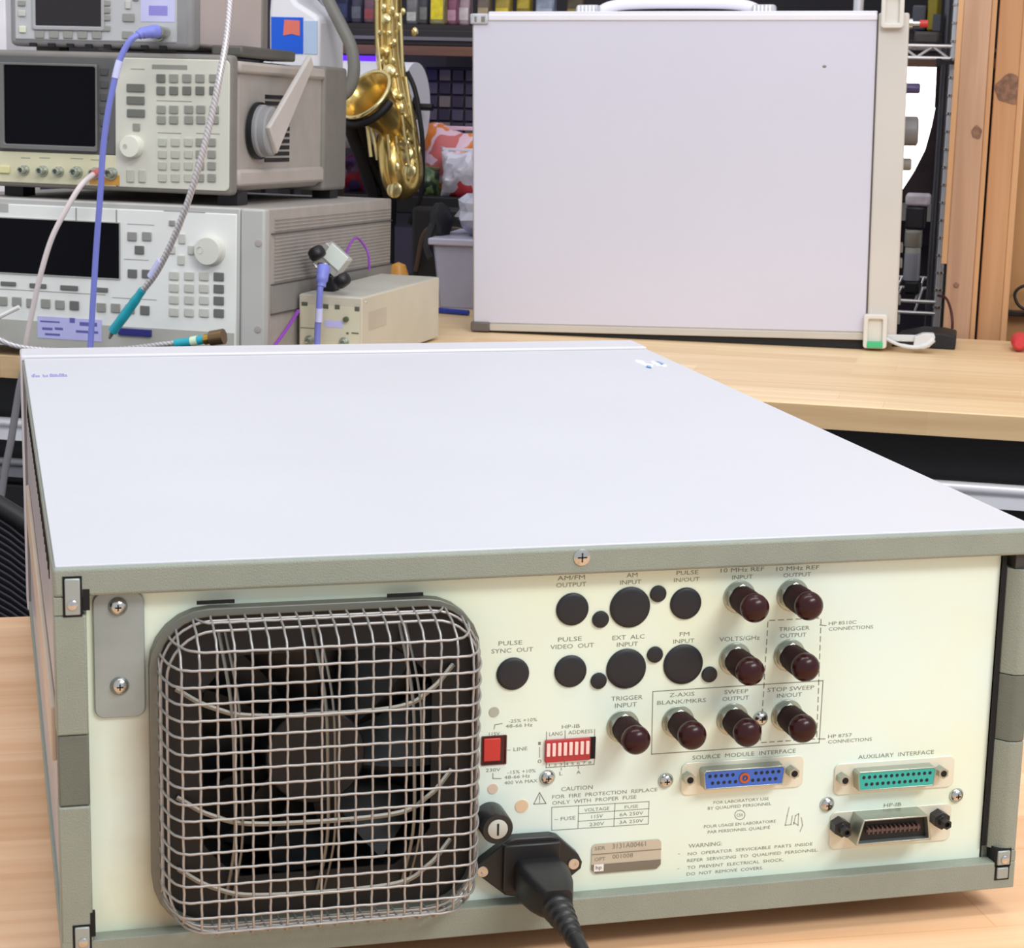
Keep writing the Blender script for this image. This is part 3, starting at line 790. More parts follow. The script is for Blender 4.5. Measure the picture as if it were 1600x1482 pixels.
# ================================================================= POWER CORD
pc = Vector((*U.loc(832, 1356, PY), 0)); PX, PZ = pc.x, pc.y
FC = frame(PX, PY - .0086, PZ, 0)
cord = thing('power_cord', 'black mains cord plugged into the inlet below the fuse holder', 'power cord', FC)
g = G()
secs = []
for y, wx, wz in ((0, .0105, .0078), (-.006, .0105, .0078), (-.0065, .0112, .0085), (-.010, .0112, .0085), (-.020, .0098, .0078), (-.027, .0078, .0070), (-.031, .0062, .0062)):
    secs.append([(a, y, b) for a, b in rrect(-wx, wx, -wz, wz, min(wx, wz) * .45, 5)])
n = len(secs[0]); vs = [p for s_ in secs for p in s_]; fs = [tuple(reversed(range(n)))[::-1], tuple(range((len(secs) - 1) * n, len(secs) * n))[::-1]]
for i in range(len(secs) - 1):
    for k in range(n): fs.append((i * n + k, i * n + (k + 1) % n, (i + 1) * n + (k + 1) % n, (i + 1) * n + k))
g.add(vs, fs)
rub = mat('black_rubber', (26, 27, 29), .42, var=.1, vs=60)
g.build('plug', rub, cord, smooth=50)
g = G(); pr = []
for k in range(5):
    t = .029 + k * .0052; r = .0066 - k * .0006; pr += [(t, r * .82), (t + .0006, r), (t + .0036, r * .98), (t + .0042, r * .8)]
pr += [(.057, .0042), (.0585, .0034)]
g.lathe((0, 0, 0), (0, -1, -.06), pr, 24); g.build('strain_relief', rub, cord, smooth=50)
g = G(); g.tube(spl([(0, -.054, -.003), (0, -.066, -.0045), (.001, -.09, -.012), (.004, -.14, PZ * -1 - .006), (.01, -.2, -PZ - .0095), (.03, -.34, -PZ - .0095)], 10), .0034, 14); g.build('cable', rub, cord, smooth=80)

# ================================================================= BACK BENCH
BH = -27.92
BX, BY = -.0061, 1.7143
BN = frame(BX, BY, 0, BH)
wb = thing('workbench', 'far butcher-block workbench with dark steel cabinets under it', 'workbench', BN)
g = G(); g.prism([(-1.1, 0), (2.2, 0), (2.2, .62), (.62, .62), (.62, .86), (-1.1, .86)], -.0275, 0, axis='z'); g.build('bench_top', butcher2, wb, bevel=.0015)
g = G(); g.box(-1.1, 2.2, -.0012, .0002, -.0272, -.0012); g.build('front_edge', butch_edge, wb)
blk = mat('black_steel', (14, 14, 18), .5, var=.1)
g = G(); g.box(-1.08, 2.18, .06, .6, -.85, -.0275); g.build('cabinet_body', blk, wb, bevel=.002)
chrome = mat('chrome_rail', (240, 240, 246), .3, metal=.25, var=.02)
railg = mat('grey_drawer_rail', (128, 128, 134), .4, metal=.4)
for z, r, m in ((-.090, .0065, chrome), (-.140, .0055, railg)):
    g = G(); g.box(-1.05, 2.15, .038, .060, z - r * 3.4, z - r * .2)
    g.tube([(-1.05, .038, z), (2.15, .038, z)], r, 10); g.build('drawer_rail', m, wb)
for k in range(4):
    g = G(); g.box(-1.04 + k * .8, -.27 + k * .8, .048, .060, -.34, -.17); dr = g.build('drawer_front', blk, wb, bevel=.003)
for x in (-1.06, 2.1):
    g = G(); g.box(x, x + .06, .08, .58, -.917, -.85); g.build('foot', blk, wb)

# ================================================================= FAR INSTRUMENT STANDING ON ITS SIDE
q0 = Vector(FB.M @ Vector((0, 0, 0)))
base = BN.M @ BN.onz(738, 519, 0)
FI = frame(base.x, base.y, .0018, -24.5, 0, -1.15)
far = thing('boxed_instrument', 'big blank pale lavender rack instrument standing on its side on the far bench', 'test instrument', FI)
cov2 = mat('lavender_vinyl_cover', (208, 207, 221), .5, var=.012, vs=5, bump=.1, bs=600)
trim2 = mat('beige_trim', (196, 190, 180), .5, var=.03)
bez2 = mat('beige_front_frame', (206, 201, 194), .5, var=.02)
LX = FI.loc(1357, 400, 0)[0]; LX2 = FI.loc(1406, 400, 0)[0]; TZ = FI.loc(900, 22, 0)[1]; CZ = FI.loc(900, 508, 0)[1]
T2 = .178
g = G(); g.box(.002, LX, .0008, .004, CZ, TZ - .006); g.build('side_cover', cov2, far, bevel=.0006)
g = G(); g.box(0, LX, .002, T2, .002, TZ - .001); g.build('housing', trim2, far, bevel=.003)
g = G(); g.box(.0, LX, .0, .006, .0005, CZ - .0012); g.build('bottom_trim', trim2, far, bevel=.001)
tr = mat('white_trim_strip', (232, 230, 238), .4, var=.02)
g = G(); g.box(.022, LX, -.0012, .006, TZ - .0085, TZ - .0005); g.box(.022, LX, .001, T2, TZ - .002, TZ + .0035); g.build('top_trim', tr, far, bevel=.0014)
g = G(); g.box(LX + .0012, LX2, -.001, T2 + .001, .0, TZ + .001); g.build('front_frame', bez2, far, bevel=.003, seg=3)
g = G(); g.box(LX - .0004, LX + .0014, .0, T2, .002, TZ); g.build('frame_seam', mat('seam_brown', (86, 78, 74), .7), far)
# bumpers at the corners
cb = mat('clear_grey_bracket', (188, 190, 196), .25, var=.15, vs=80)
g = G(); g.box(-.002, .022, -.003, T2, TZ - .013, TZ + .001); c_ = g.build('corner_bracket', cb, far, bevel=.002)
g = G(); g.box(.004, .007, -.0034, -.0028, TZ - .010, TZ - .003); g.box(.013, .018, -.0034, -.0028, TZ - .010, TZ - .003); g.build('bracket_mark', side_d, c_)
g = G(); g.box(-.002, .024, -.003, T2, -.0005, .0125); g.build('corner_bracket', mat('dark_taupe_bracket', (104, 96, 92), .5), far, bevel=.002)
for (a, b, c, d) in ((1377, -12, 1413, 44), (1349, 492, 1386, 545)):
    x0, x1, z0, z1 = FI.rect(a, b, c, d, -.012)
    g = G(); ring_plate(g, rrect(x0, x1, z0, z1, .004), rrect(x0 + .006, x1 - .006, z0 + .006, z1 - .006, .002), -.012, .0); g.box(x0 + .005, x1 - .005, -.006, 0, z0 + .005, z1 - .005)
    ft = g.build('corner_foot', mat('ivory_plastic', (222, 218, 210), .45, var=.03), far, bevel=.0015)
    if b > 0:
        g = G(); g.box(x0 + .005, x1 - .005, -.0135, -.006, z0 + .001, z0 + .009); g.build('latch_tab', mat('green_tab', (70, 190, 130), .5), ft, bevel=.001)
        g = G()
        g.tube(spl([(x1 - .003, -.006, z0 + .014), (x1 + .015, -.010, z0 + .006), (x1 + .035, -.012, z0 + .003), (x1 + .050, -.012, z0 + .006), (x1 + .060, -.010, z0 + .014)], 6), [.0025] * 8 + [.003] * 8 + [.0042] * 9, 8)
        g.box(x1, x1 + .042, -.004, -.002, z0 + .009, z0 + .018)
        g.prism([(x1 + .034, z0 + .0015), (x1 + .055, z0 + .003), (x1 + .062, z0 + .016), (x1 + .060, z0 + .021), (x1 + .046, z0 + .021), (x1 + .036, z0 + .017)], -.012, .004)
        g.build('tilt_stand', mat('translucent_white_plastic', (214, 216, 216), .3, var=.04), ft, bevel=.001)
g = G(); g.prism([(.03, .001), (LX - .004, .001), (LX - .004, -.0118), (.03, -.0020)][::-1], .004, .15); g.build('contact_shadow_strip', mat('contact_shadow_black', (18, 18, 20), .7), far)  # black wedge standing in for the contact shadow under the housing
# small feet below and their shadow gap
for x in (.05, LX - .05):
    g = G(); g.box(x, x + .03, .152, .17, -.0, .004); g.build('side_foot', side_d, far)
# carrying strap on top
x0 = FI.loc(932, 15, .09)[0]; x1 = FI.loc(1192, 8, .09)[0]
g = G(); g.tube(spl([(x0, .09, TZ + .002), (x0 + .02, .09, TZ + .012), (x0 + .06, .09, TZ + .016), (x1 - .06, .09, TZ + .016), (x1 - .02, .09, TZ + .012), (x1, .09, TZ + .002)], 8), .0075, 10); hd = g.build('carrying_strap', tr, far)
for x in (x0 - .006, x1 + .006):
    g = G(); g.box(x - .020, x + .012, .075, .105, TZ + .001, TZ + .014); h_ = g.build('strap_end', cb, hd, bevel=.004)
    g = G()
    for k in range(5): g.box(x - .017 + k * .005, x - .0145 + k * .005, .0742, .0755, TZ + .003, TZ + .013)
    g.build('end_rib', white_m, h_)
# dent smudge and speck on the cover
x, z = FI.loc(1288, 104, .0008); g = G(); g.blob((x, .0009, z), .003, .0004, .002, 10); g.build('speck', side_d, far, label='small grey chip')
x0 = FI.loc(712, 0)[0]
# controls on the front face (facing right), seen edge-on
xf = LX2
for zc_, r, ln, y, m, nm in ((1, .004, .012, .05, white_m, 'connector'),):
    pass
z = FI.loc(1430, 37, .05)[1]; g = G(); g.lathe((xf - .001, .05, z), (1, 0, 0), [(0, .007), (.006, .007), (.0065, .0035), (.016, .0035)], 14); k = g.build('front_connector', steel_m, far)
g = G(); g.lathe((xf + .014, .05, z), (1, 0, 0), [(0, .0048), (.010, .0048), (.011, .003)], 14); g.build('red_cap', red_m, k)
for py, r, ln, m in ((138, .0065, .017, mat('violet_knob', (62, 52, 96), .4)), (205, .019, .017, mat('grey_knob', (112, 110, 110), .45)), (257, .008, .010, side_d)):
    z = FI.loc(1430, py, .05)[1]; g = G(); g.lathe((xf - .001, .05, z), (1, 0, 0), [(0, r), (ln, r), (ln + .002, r * .8)], 20); g.build('knob', m, far, bevel=.0006)
for py in (388, 412, 470, 500):
    z = FI.loc(1430, py, .03)[1]; g = G(); g.box(xf - .001, xf + .004, .025, .05, z - .006, z + .006); g.build('key', key_d, far, bevel=.001)

# ================================================================= STACK OF INSTRUMENTS ON THE LEFT
sp_ = BN.M @ Vector((0, 0, 0))
SH = -30
S0 = Vector(onz_ := BN.M @ BN.onz(415, 330, .187))
TI = 1.9
# instrument coordinates: origin at the front lower right corner of the case
hh = .172
S = frame(S0.x, S0.y, .187, SH, 0)
# tilt about the horizontal axis so that the rear sits lower
S = Frame(Matrix.Translation((S0.x, S0.y, .189)) @ Matrix.Rotation(math.radians(SH), 4, 'Z') @ Matrix.Rotation(math.radians(-TI), 4, 'X') @ Matrix.Translation((0, 0, -hh)))
src = thing('sweep_generator', 'lowest light grey instrument of the left stack, wide dark display above rows of keys', 'test instrument', S)
EAR = S.loc(375, 420, -.0)[0]
g = G(); g.box(-.43, -.001, .006, .452, .0, hh); g.build('case', side_m, src, bevel=.002)
g = G()
for k in range(26):
    if 0 < 1: g.box(-.0012, .0006, .03, .446, hh - .012 - k * .0042 - .0014, hh - .012 - k * .0042)
g.build('side_ribs', side_m, src)
g = G(); g.box(-.002, .0013, .02, .450, .050, .083); g.build('side_strip', mat('strip_grey', (140, 137, 133), .5), src, bevel=.0006)
g = G(); g.box(-.002, .0016, .02, .450, .083, .0845); g.box(-.002, .0016, .02, .450, .0485, .050); g.box(-.002, .0014, .02, .450, hh - .030, hh - .0285); g.build('side_groove', mat('groove_grey', (84, 82, 80), .6), src)
g = G(); g.box(EAR + .001, 0, -.002, .014, 0, hh); ear = g.build('handle_ear', grey_m, src, bevel=.003, seg=3)
for px, py in ((404, 380), (403, 515)):
    x, z = S.loc(px, py, -.002); g = G(); g.lathe((x, -.002, z), (0, -1, 0), [(0, .0042), (.001, .004), (.0012, .002)], 16); g.build('ear_screw', side_m, ear)
g = G(); g.box(-.43, EAR, .0, .012, 0, hh); fr_ = g.build('front_frame', grey_m, src, bevel=.002)
g = G(); g.box(-.425, EAR - .004, -.0012, .002, .012, hh - .007); g.build('front_panel', mat('sweeper_panel', (234, 236, 232), .5, var=.02), src, bevel=.001)
FY = -.0012
g = G(); x0, x1, z0, z1 = S.rect(-150, 505, 366, 538, FY); g.box(-.42, x1, FY - .0004, FY, z0 - .006, z1); g.build('lower_band', mat('band_grey', (180, 180, 172), .5), src)
# display (its top edge slopes with the panel in the photo, so fit by plane coordinates)
x1 = S.loc(187, 390, FY)[0]; z1 = S.loc(120, 346, FY)[1]; z0 = S.loc(120, 432, FY)[1]
g = G(); ring_plate(g, rrect(x1 - .255, x1 + .0012, z0 - .0012, z1 + .0012, .001), rrect(x1 - .254, x1, z0, z1, .001), FY - .0016, FY); dsp = g.build('display_frame', mat('thin_frame_grey', (170, 171, 166)), src)
g = G(); g.box(x1 - .254, x1, FY - .0006, FY + .001, z0, z1); g.build('display_glass', crt_m, src)
g = G(); x0, x1, z0, z1 = S.rect(-20, 318, 13, 331, FY); g.box(x0, x1, FY - .0005, FY, z0, z1); g.build('name_badge', mat('badge_grey', (176, 176, 172)), src)


def keys(F, parent, lst, yf, h=.0022, y_=None):
    """lst: (cx, cy, w, h, material) in photo pixels"""
    for cx_, cy_, w_, h_, m in lst:
        x, z = F.loc(cx_, cy_, yf); k = F.pixscale(cx_, cy_, yf)
        g = G(); g.box(x - w_ * k / 2, x + w_ * k / 2, yf - h, yf, z - h_ * k / 2, z + h_ * k / 2); g.build('key', m, parent, bevel=.0007, seg=2)


c2 = lambda x, y, w, h, m: (x / 4, 290 + y / 4, w / 4, h / 4, m)
ks = [c2(55, 614, 105, 26, key_d), c2(240, 627, 115, 28, key_d), c2(435, 640, 120, 30, key_d), c2(638, 652, 85, 28, key_d)]
ks += [c2(828, 318, 62, 55, key_m), c2(920, 318, 62, 55, key_m), c2(874, 403, 62, 52, key_d), c2(830, 550, 62, 52, key_d), c2(918, 552, 62, 52, key_d)]
for i, (x, y) in enumerate(((20, 722), (107, 725), (197, 735), (288, 738), (377, 745), (467, 750), (635, 762), (725, 766), (815, 772), (908, 780))):
    ks.append(c2(x, y, 62, 56, key_d if i in (5, 9) else key_m))
for i, x in enumerate((1090, 1185, 1278, 1370)):
    for j, y in enumerate((570, 646, 720, 798)): ks.append(c2(x, y + (i - 3) * 2, 62 if i < 3 else 68, 52, key_l if i < 3 else key_d))
ks += [c2(1078, 235, 40, 34, key_m), c2(1140, 333, 44, 60, key_l), c2(1078, 402, 40, 50, key_l), c2(1135, 466, 44, 60, key_l), c2(1197, 403, 40, 56, key_l)]
keys(S, src, ks, FY)
x, z = S.loc(330, 392, FY); g = G(); g.lathe((x, FY, z), (0, -1, 0), [(0, .0180), (.003, .0178), (.004, .0168), (.012, .0163), (.013, .0155), (.0132, .0001)], 36); kn = g.build('tuning_knob', mat('ivory_knob', (214, 214, 204), .4), src)
g = G(); g.lathe((x - .0085, FY - .0128, z + .001), (0, -1, 0), [(0, .0042), (.0008, .0040), (.0003, .0032), (.0002, .0001)], 20); g.build('finger_dimple', key_l, kn)
g = G(); a = S.rect(59, 497, 159, 531, FY - .0004); g.box(a[0], a[1], FY - .0009, FY - .0003, a[2], a[3]); stk = g.build('calibration_sticker', mat('violet_sticker', (190, 190, 238), .6), src)
g = G()
for px, py, w_, h_ in ((78, 503, 34, 2.5), (74, 514, 18, 4), (92, 514, 14, 4), (82, 523, 26, 3.5), (138, 507, 30, 6), (136, 519, 38, 4), (113, 501, 9, 8)):
    x, z = S.loc(px, py, FY - .0009); k = S.pixscale(px, py, 0); g.box(x - w_ * k / 2, x + w_ * k / 2, FY - .0010, FY - .0009, z - h_ * k / 2, z + h_ * k / 2)
g.build('sticker_print', mat('sticker_ink', (98, 98, 170), .6), stk)
g = G(); a = S.rect(186, 514, 237, 525, FY - .0008); g.box(a[0], a[1], FY - .004, FY, a[2], a[3]); g.build('interface_socket', mat('navy_socket', (38, 38, 120), .5), src, bevel=.0006)
g = G()
for px, py, w_ in ((220, 351, 46), (213, 406, 42), (60, 455, 230), (210, 467, 76), (288, 331, 70)):
    x, z = S.loc(px, py, FY); k = S.pixscale(px, py, 0); g.box(x - w_ * k / 2, x + w_ * k / 2, FY - .0003, FY, z - .0004, z + .0004)
for px in (119, 182): 
    x, z = S.loc(px, 330, FY); g.box(x - .0008, x + .0008, FY - .0003, FY, hh - .028, hh - .008)
g.build('panel_lines', key_m, src)
for x in (-.40, -.04):
    g = G(); g.prism([(0, .0), (.035, .0), (.03, -.0160), (.006, -.0160)], x, x + .03, axis='x'); g.build('flip_foot', side_d, src)
    g = G(); g.box(x, x + .03, .41, .44, -.0010, .002); g.build('rear_foot', side_d, src)

# --- spectrum analyzer on top of it
AY = .022
ax, az = S.loc(362, 200, AY)
hA = S.loc(340, 86, AY)[1] - S.loc(340, 306, AY)[1]; zA = S.loc(340, 306, AY)[1] + .0005
A_ = S.sub((ax, AY, zA))
ana = thing('spectrum_analyzer', 'middle instrument of the left stack, cream front with black tube screen and side carrying handle', 'test instrument', A_)
g = G(); g.box(-.33, -.004, .02, .36, .004, hA - .004); g.build('case', side_m, ana, bevel=.012, seg=3)
g = G(); g.box(-.335, 0, -.0, .02, 0, hA); g.build('front_bezel', side_d, ana, bevel=.005, seg=3)
g = G(); g.box(-.336, .001, .30, .385, -.001, hA - .002); g.box(-.33, -.02, .383, .392, .004, hA - .012); g.build('rear_guard', side_d, ana, bevel=.006, seg=3)
g = G(); g.box(-.335, .002, .02, .30, hA - .020, hA - .006); g.build('upper_side_rail', mat('rail_beige', (184, 176, 168), .5), ana, bevel=.004)
g = G(); g.box(-.335, .002, .02, .30, .010, .030); g.build('lower_side_rail', mat('rail_beige', (184, 176, 168), .5), ana, bevel=.004)
g = G(); g.box(-.040, .0, .03, .20, hA - .001, hA + .012); g.build('top_guard', mat('dark_guard', (92, 90, 84), .5), ana, bevel=.003)
AF = -.0015
b = A_.rect(180, 95, 359, 300, AF)
g = G(); g.prism(rrect(b[0], b[1] - .001, .005, hA - .006, .006), AF, .004); g.build('key_panel', cream_m, ana, bevel=.001)
g = G(); z_ = A_.loc(100, 240, AF)[1]; g.box(-.33, b[0] + .001, AF, .004, .005, z_); g.build('lower_panel', mat('yellowed_panel', (214, 210, 178), .5, var=.03), ana, bevel=.001)
sx1 = A_.loc(180, 170, AF)[0]
g = G(); g.box(-.33, sx1, AF, .004, z_ + .0006, hA - .006); g.build('screen_surround', mat('screen_surround_grey', (94, 94, 94), .5), ana, bevel=.001)
a = A_.rect(8, 103, 151, 227, AF)
g = G(); ring_plate(g, rrect(a[0] - .006, a[1] + .002, a[2] - .006, a[3] + .003, .002), rrect(a[0], a[1], a[2], a[3], .003), AF - .004, AF); g.build('screen_bezel', mat('screen_bezel_grey', (112, 112, 110), .5), ana, bevel=.001)
g = G(); g.box(*a[:2], AF - .0012, AF + .001, *a[2:]); g.build('tube_screen', crt_m, ana)
c1 = lambda x, y, w, h, m: (x / 4, y / 4, w / 4, h / 4, m)
kd2 = mat('analyzer_dark_key', (112, 114, 106), .5); km2 = mat('analyzer_key', (146, 148, 138), .5); kl2 = mat('analyzer_light_key', (190, 192, 178), .5)
ks = [c1(850, 550, 120, 50, kd2), c1(850, 628, 120, 50, kd2), c1(852, 708, 120, 50, kd2), c1(855, 795, 46, 46, km2), c1(818, 1100, 48, 76, kl2), c1(892, 1102, 46, 76, kl2)]
for j, y in enumerate((490, 567)):
    for i, x in enumerate((1008, 1088, 1170, 1252, 1338)): ks.append(c1(x, y, 58, 52, kd2 if i == 0 or j else km2))
for y in (685, 750):
    for x in (1010, 1088, 1182, 1257, 1342): ks.append(c1(x, y, 58, 50, km2))
for y in (890, 965, 1037, 1112):
    for i, x in enumerate((1018, 1098, 1180, 1252, 1325)): ks.append(c1(x, y, 54, 50, kl2 if i < 3 else km2))
keys(A_, ana, ks, AF)
for k in range(6): keys(A_, ana, [(163, 112 + k * 20, 13, 12, mat('softkey_grey', (78, 78, 78), .5))], AF, .0015)
keys(A_, ana, [(8, 265, 18, 11, mat('power_key', (222, 216, 160), .5))], AF, .003)
x, z = A_.loc(209, 229, AF); g = G(); g.lathe((x, AF, z), (0, -1, 0), [(0, .0135), (.011, .0130), (.0125, .0120), (.0127, .0001)], 36); kn = g.build('tuning_knob', mat('ivory_knob_light', (232, 232, 218), .4), ana)
g = G(); g.lathe((x - .005, AF - .0125, z), (0, -1, 0), [(0, .003), (.0005, .0028), (.0002, .0001)], 16); g.build('finger_dimple', kl2, kn)
for px, r in ((39, 8), (68, 8.5), (93, 8), (121, 9.5), (150, 9), (175, 10)):
    x, z = A_.loc(px, 266 + (px - 39) * .04, AF); k = A_.pixscale(px, 266, AF) * r
    g = G(); g.lathe((x, AF, z), (0, -1, 0), [(0, k), (.003, k), (.0032, k * .72), (.012, k * .7), (.0122, k * .45), (.006, k * .4), (.006, .0001)], 20); g.build('front_connector', nickel_m, ana, bevel=.0003)
g = G()
for px, py, w_ in ((265, 105, 60), (215, 108, 24), (272, 158, 60), (265, 208, 40), (325, 209, 40), (40, 247, 16), (70, 247, 18), (120, 248, 22), (150, 250, 18)):
    x, z = A_.loc(px, py, AF); k = A_.pixscale(px, py, AF); hz = .0026 if py == 105 else .0005; g = G(); g.box(x - w_ * k / 2, x + w_ * k / 2, AF - .0002, AF, z - hz, z + hz); g.build('panel_print', km2, ana)
g = G(); a = A_.rect(140, 280, 187, 289, AF); g.box(a[0], a[1], AF - .0003, AF, a[2], a[3] + .005); g.build('warning_patch', mat('amber_patch', (216, 158, 70), .5), ana)
# handle on the right side, raised to the rear
hub = A_.onz(0, 0, 0)
def onx(F, px, py, x):
    d = F.ray(px, py); t = (x - F.c.x) / d.x; return F.c + d * t
h1 = onx(A_, 418, 205, .012)
g = G(); g.lathe((.0, h1.y, h1.z), (1, 0, 0), [(0, .031), (.008, .031), (.010, .029), (.018, .029), (.020, .027), (.020, .0001)], 36); hb = g.build('handle_hub', mat('hub_grey', (150, 150, 152), .45), ana)
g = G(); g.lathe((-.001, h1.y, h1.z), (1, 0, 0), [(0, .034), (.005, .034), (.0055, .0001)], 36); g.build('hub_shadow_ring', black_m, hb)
h2 = onx(A_, 482, 95, .02)
d = Vector((0, h2.y - h1.y, h2.z - h1.z)); dn = d.normalized(); pn = Vector((0, -dn.z, dn.y))
g = G(); wd0, wd1 = .020, .008
q = [Vector((0, h1.y, h1.z)) - dn * .018 + pn * wd0, Vector((0, h1.y, h1.z)) - dn * .018 - pn * wd0, Vector((0, h2.y, h2.z)) - pn * wd1, Vector((0, h2.y, h2.z)) + pn * wd1]
g.prism([(v.y, v.z) for v in q], .019, .026, axis='x'); g.build('handle_arm', mat('handle_beige', (196, 190, 184), .45), ana, bevel=.002)
g = G(); g.prism([(h1.y + .02 + .0, .030), (h1.y + .10, .030), (h1.y + .10, hA - .040), (h1.y + .02, hA - .040)], -.004, -.0012, axis='x'); g = G()
for k in range(11):
    z = .040 + k * (hA - .085) / 10; g.box(-.0046, -.0032, h1.y + .03 - .0 * k, h1.y + .11, z - .0024, z + .0024)
g.build('side_vent', black_m, ana)
for x in (-.31, -.03):
    for y in (.03, .34): g = G(); g.box(x, x + .025, y, y + .03, -(zA - hh) + .0006, .002); g.build('foot', black_m, ana)

# --- third instrument on top of the analyzer
TY = .03
tx, tz = S.loc(300, 82, TY)
T_ = S.sub((tx, TY, tz + .003))
top = thing('network_analyzer', 'topmost instrument of the left stack, small dark screen, only its lower half in view', 'test instrument', T_)
hT = .17
TL = T_.loc(14, 50, 0)[0]
g = G(); g.box(TL, 0, -.0, .028, 0, hT); g.build('front_bumper', mat('bumper_grey', (146, 145, 146), .5), top, bevel=.007, seg=3)
g = G(); g.box(TL + .006, -.006, .026, .235, .006, hT - .004); g.build('case', mat('pinkish_beige_case', (196, 184, 180), .5, var=.02), top, bevel=.003)
g = G(); g.box(TL + .003, -.004, .222, .242, .004, hT); g.build('rear_bumper', side_d, top, bevel=.003)
TF = -.0015
xr = T_.loc(276, 50, TF)[0]
g = G(); g.box(TL + .008, xr, TF, .004, .007, hT - .008); g.build('front_panel', mat('cool_grey_panel', (190, 192, 194), .5, var=.02), top, bevel=.002)
a = T_.rect(56, -60, 159, 41, TF)
g = G(); ring_plate(g, rrect(a[0] - .004, a[1] + .004, a[2] - .005, a[3] + .003, .003), rrect(a[0], a[1], a[2], a[3], .001), TF - .003, TF); g.build('screen_bezel', mat('screen_frame_grey', (170, 170, 172), .5), top, bevel=.001)
g = G(); g.box(*a[:2], TF - .001, TF + .001, *a[2:]); g.build('screen', mat('brown_black_screen', (34, 28, 32), .25), top)
ks = [c1(x, 218 + (x - 430) * .012, 62, 44, key_m) for x in (250, 340, 428, 518, 608)] + [c1(670, y, 46, 34, key_m) for y in (20, 66, 112, 178)]
ks += [c1(138, 20, 50, 34, key_m), c1(140, 84, 50, 36, key_l), c1(144, 184, 46, 40, mat('cream_key', (220, 222, 196), .5)), c1(803, 30, 36, 50, key_l), c1(806, 110, 78, 50, key_m), c1(800, 218, 70, 46, key_m), c1(850, -10, 40, 30, key_m)]
keys(T_, top, ks, TF)
g = G(); a = T_.rect(220, -10, 273, 34, TF); g.box(a[0], a[1], TF - .0005, TF, a[2], a[3]); s_ = g.build('calibration_sticker', mat('pale_violet_sticker', (200, 200, 238), .6), top)
g = G(); a = T_.rect(233, 9, 262, 24, TF); g.box(a[0], a[1], TF - .0008, TF - .0004, a[2], a[3]); g.build('sticker_print', mat('violet_print', (146, 138, 214), .6), s_)
x, z = T_.loc(249, 53, TF); g = G(); g.lathe((x, TF, z), (0, -1, 0), [(0, .0085), (.003, .0085), (.0032, .0062), (.013, .006)], 20); g.build('front_connector', nickel_m, top, bevel=.0004)
g = G()
for k in range(8):
    x = T_.loc(46 + k * 29, 76, 0)[0]; g.box(x, x + .009, -.0004, .002, -.0004, .004)
g.build('bottom_vent', black_m, top)
for x in (TL + .02, -.075):
    for y in (.03, .20): g = G(); g.box(x, x + .03, y, y + .025, -.0045, .002); g.build('foot', side_d, top)

# ================================================================= SMALL BEIGE MODULE
fr0 = BN.M @ BN.onz(566, 466, .082)
MB_ = frame(fr0.x, fr0.y, .003, -33)
mod = thing('power_supply', 'small beige box beside the left stack, with two front connectors', 'electronics box', MB_)
mw = -MB_.loc(467, 500, 0)[0]; mh = .079
md_ = onx(MB_, 686, 470, 0).y
beige = mat('beige_module_case', (198, 192, 174), .5, var=.03, vs=20)
g = G(); g.box(-mw, 0, .0, md_, 0, mh); g.build('case', beige, mod, bevel=.0015)
g = G(); g.box(-mw + .002, -.003, -.001, .001, .002, mh - .012); g.build('front_panel', mat('module_panel', (206, 202, 178), .5, var=.02), mod)
g = G(); g.box(-mw + .001, -.002, .004, md_ - .004, mh - .0006, mh + .0006); g.build('lid', mat('module_lid', (192, 190, 180), .45), mod, bevel=.0004)
g = G()
for px, py, w_, h_ in ((476, 475, 10, 6), (509, 479, 9, 7), (527, 480, 8, 7), (558, 483, 8, 7), (543, 521, 4, 3), (484, 513, 32, 1), (555, 521, 12, 2)):
    x, z = MB_.loc(px, py, -.001); k = MB_.pixscale(px, py, 0); g = G(); g.box(x - w_ * k / 2, x + w_ * k / 2, -.0014, -.001, z - h_ * k / 2, z + h_ * k / 2); g.build('panel_mark', mat('olive_mark', (90, 92, 78), .5), mod)
x, z = MB_.loc(541, 499, -.001); g = G(); g.lathe((x, -.001, z), (0, -1, 0), [(0, .0035), (.004, .003), (.0042, .0001)], 14); g.build('toggle', mat('green_lamp', (78, 92, 60), .4), mod)
for px, py in ((484, 532), (538, 535)):
    x, z = MB_.loc(px, py, -.001); g = G(); g.lathe((x, -.001, z), (0, -1, 0), [(0, .0062), (.002, .0062), (.0022, .0045), (.007, .0042), (.0072, .0026), (.004, .0024), (.004, .0001)], 20); g.build('front_connector', nickel_m, mod, bevel=.0003)
a = MB_.rect(508, 501, 536, 512, -.001); g = G(); g.box(a[0], a[1], -.0014, -.0009, a[2], a[3]); g.build('violet_sticker', mat('violet_sticker', (190, 190, 238)), mod)
for py_, pz_ in ((.012, mh - .006),):
    g = G(); g.lathe((-.0002, py_, pz_), (1, 0, 0), [(0, .002), (.0006, .0016)], 12); g.build('screw', steel_m, mod)
a, b_ = onx(MB_, 576, 488, 0), onx(MB_, 603, 520, 0)
g = G(); g.box(-.0003, .0006, a.y, b_.y, min(a.z, b_.z) + .01, max(a.z, b_.z)); g.build('side_label', mat('side_label', (184, 176, 160), .6), mod)
for x in (-mw + .008, -.02):
    for y in (.01, md_ - .03): g = G(); g.lathe((x + .006, y + .008, -.003), (0, 0, 1), [(0, .006), (.004, .006)], 12); g.build('foot', black_m, mod)

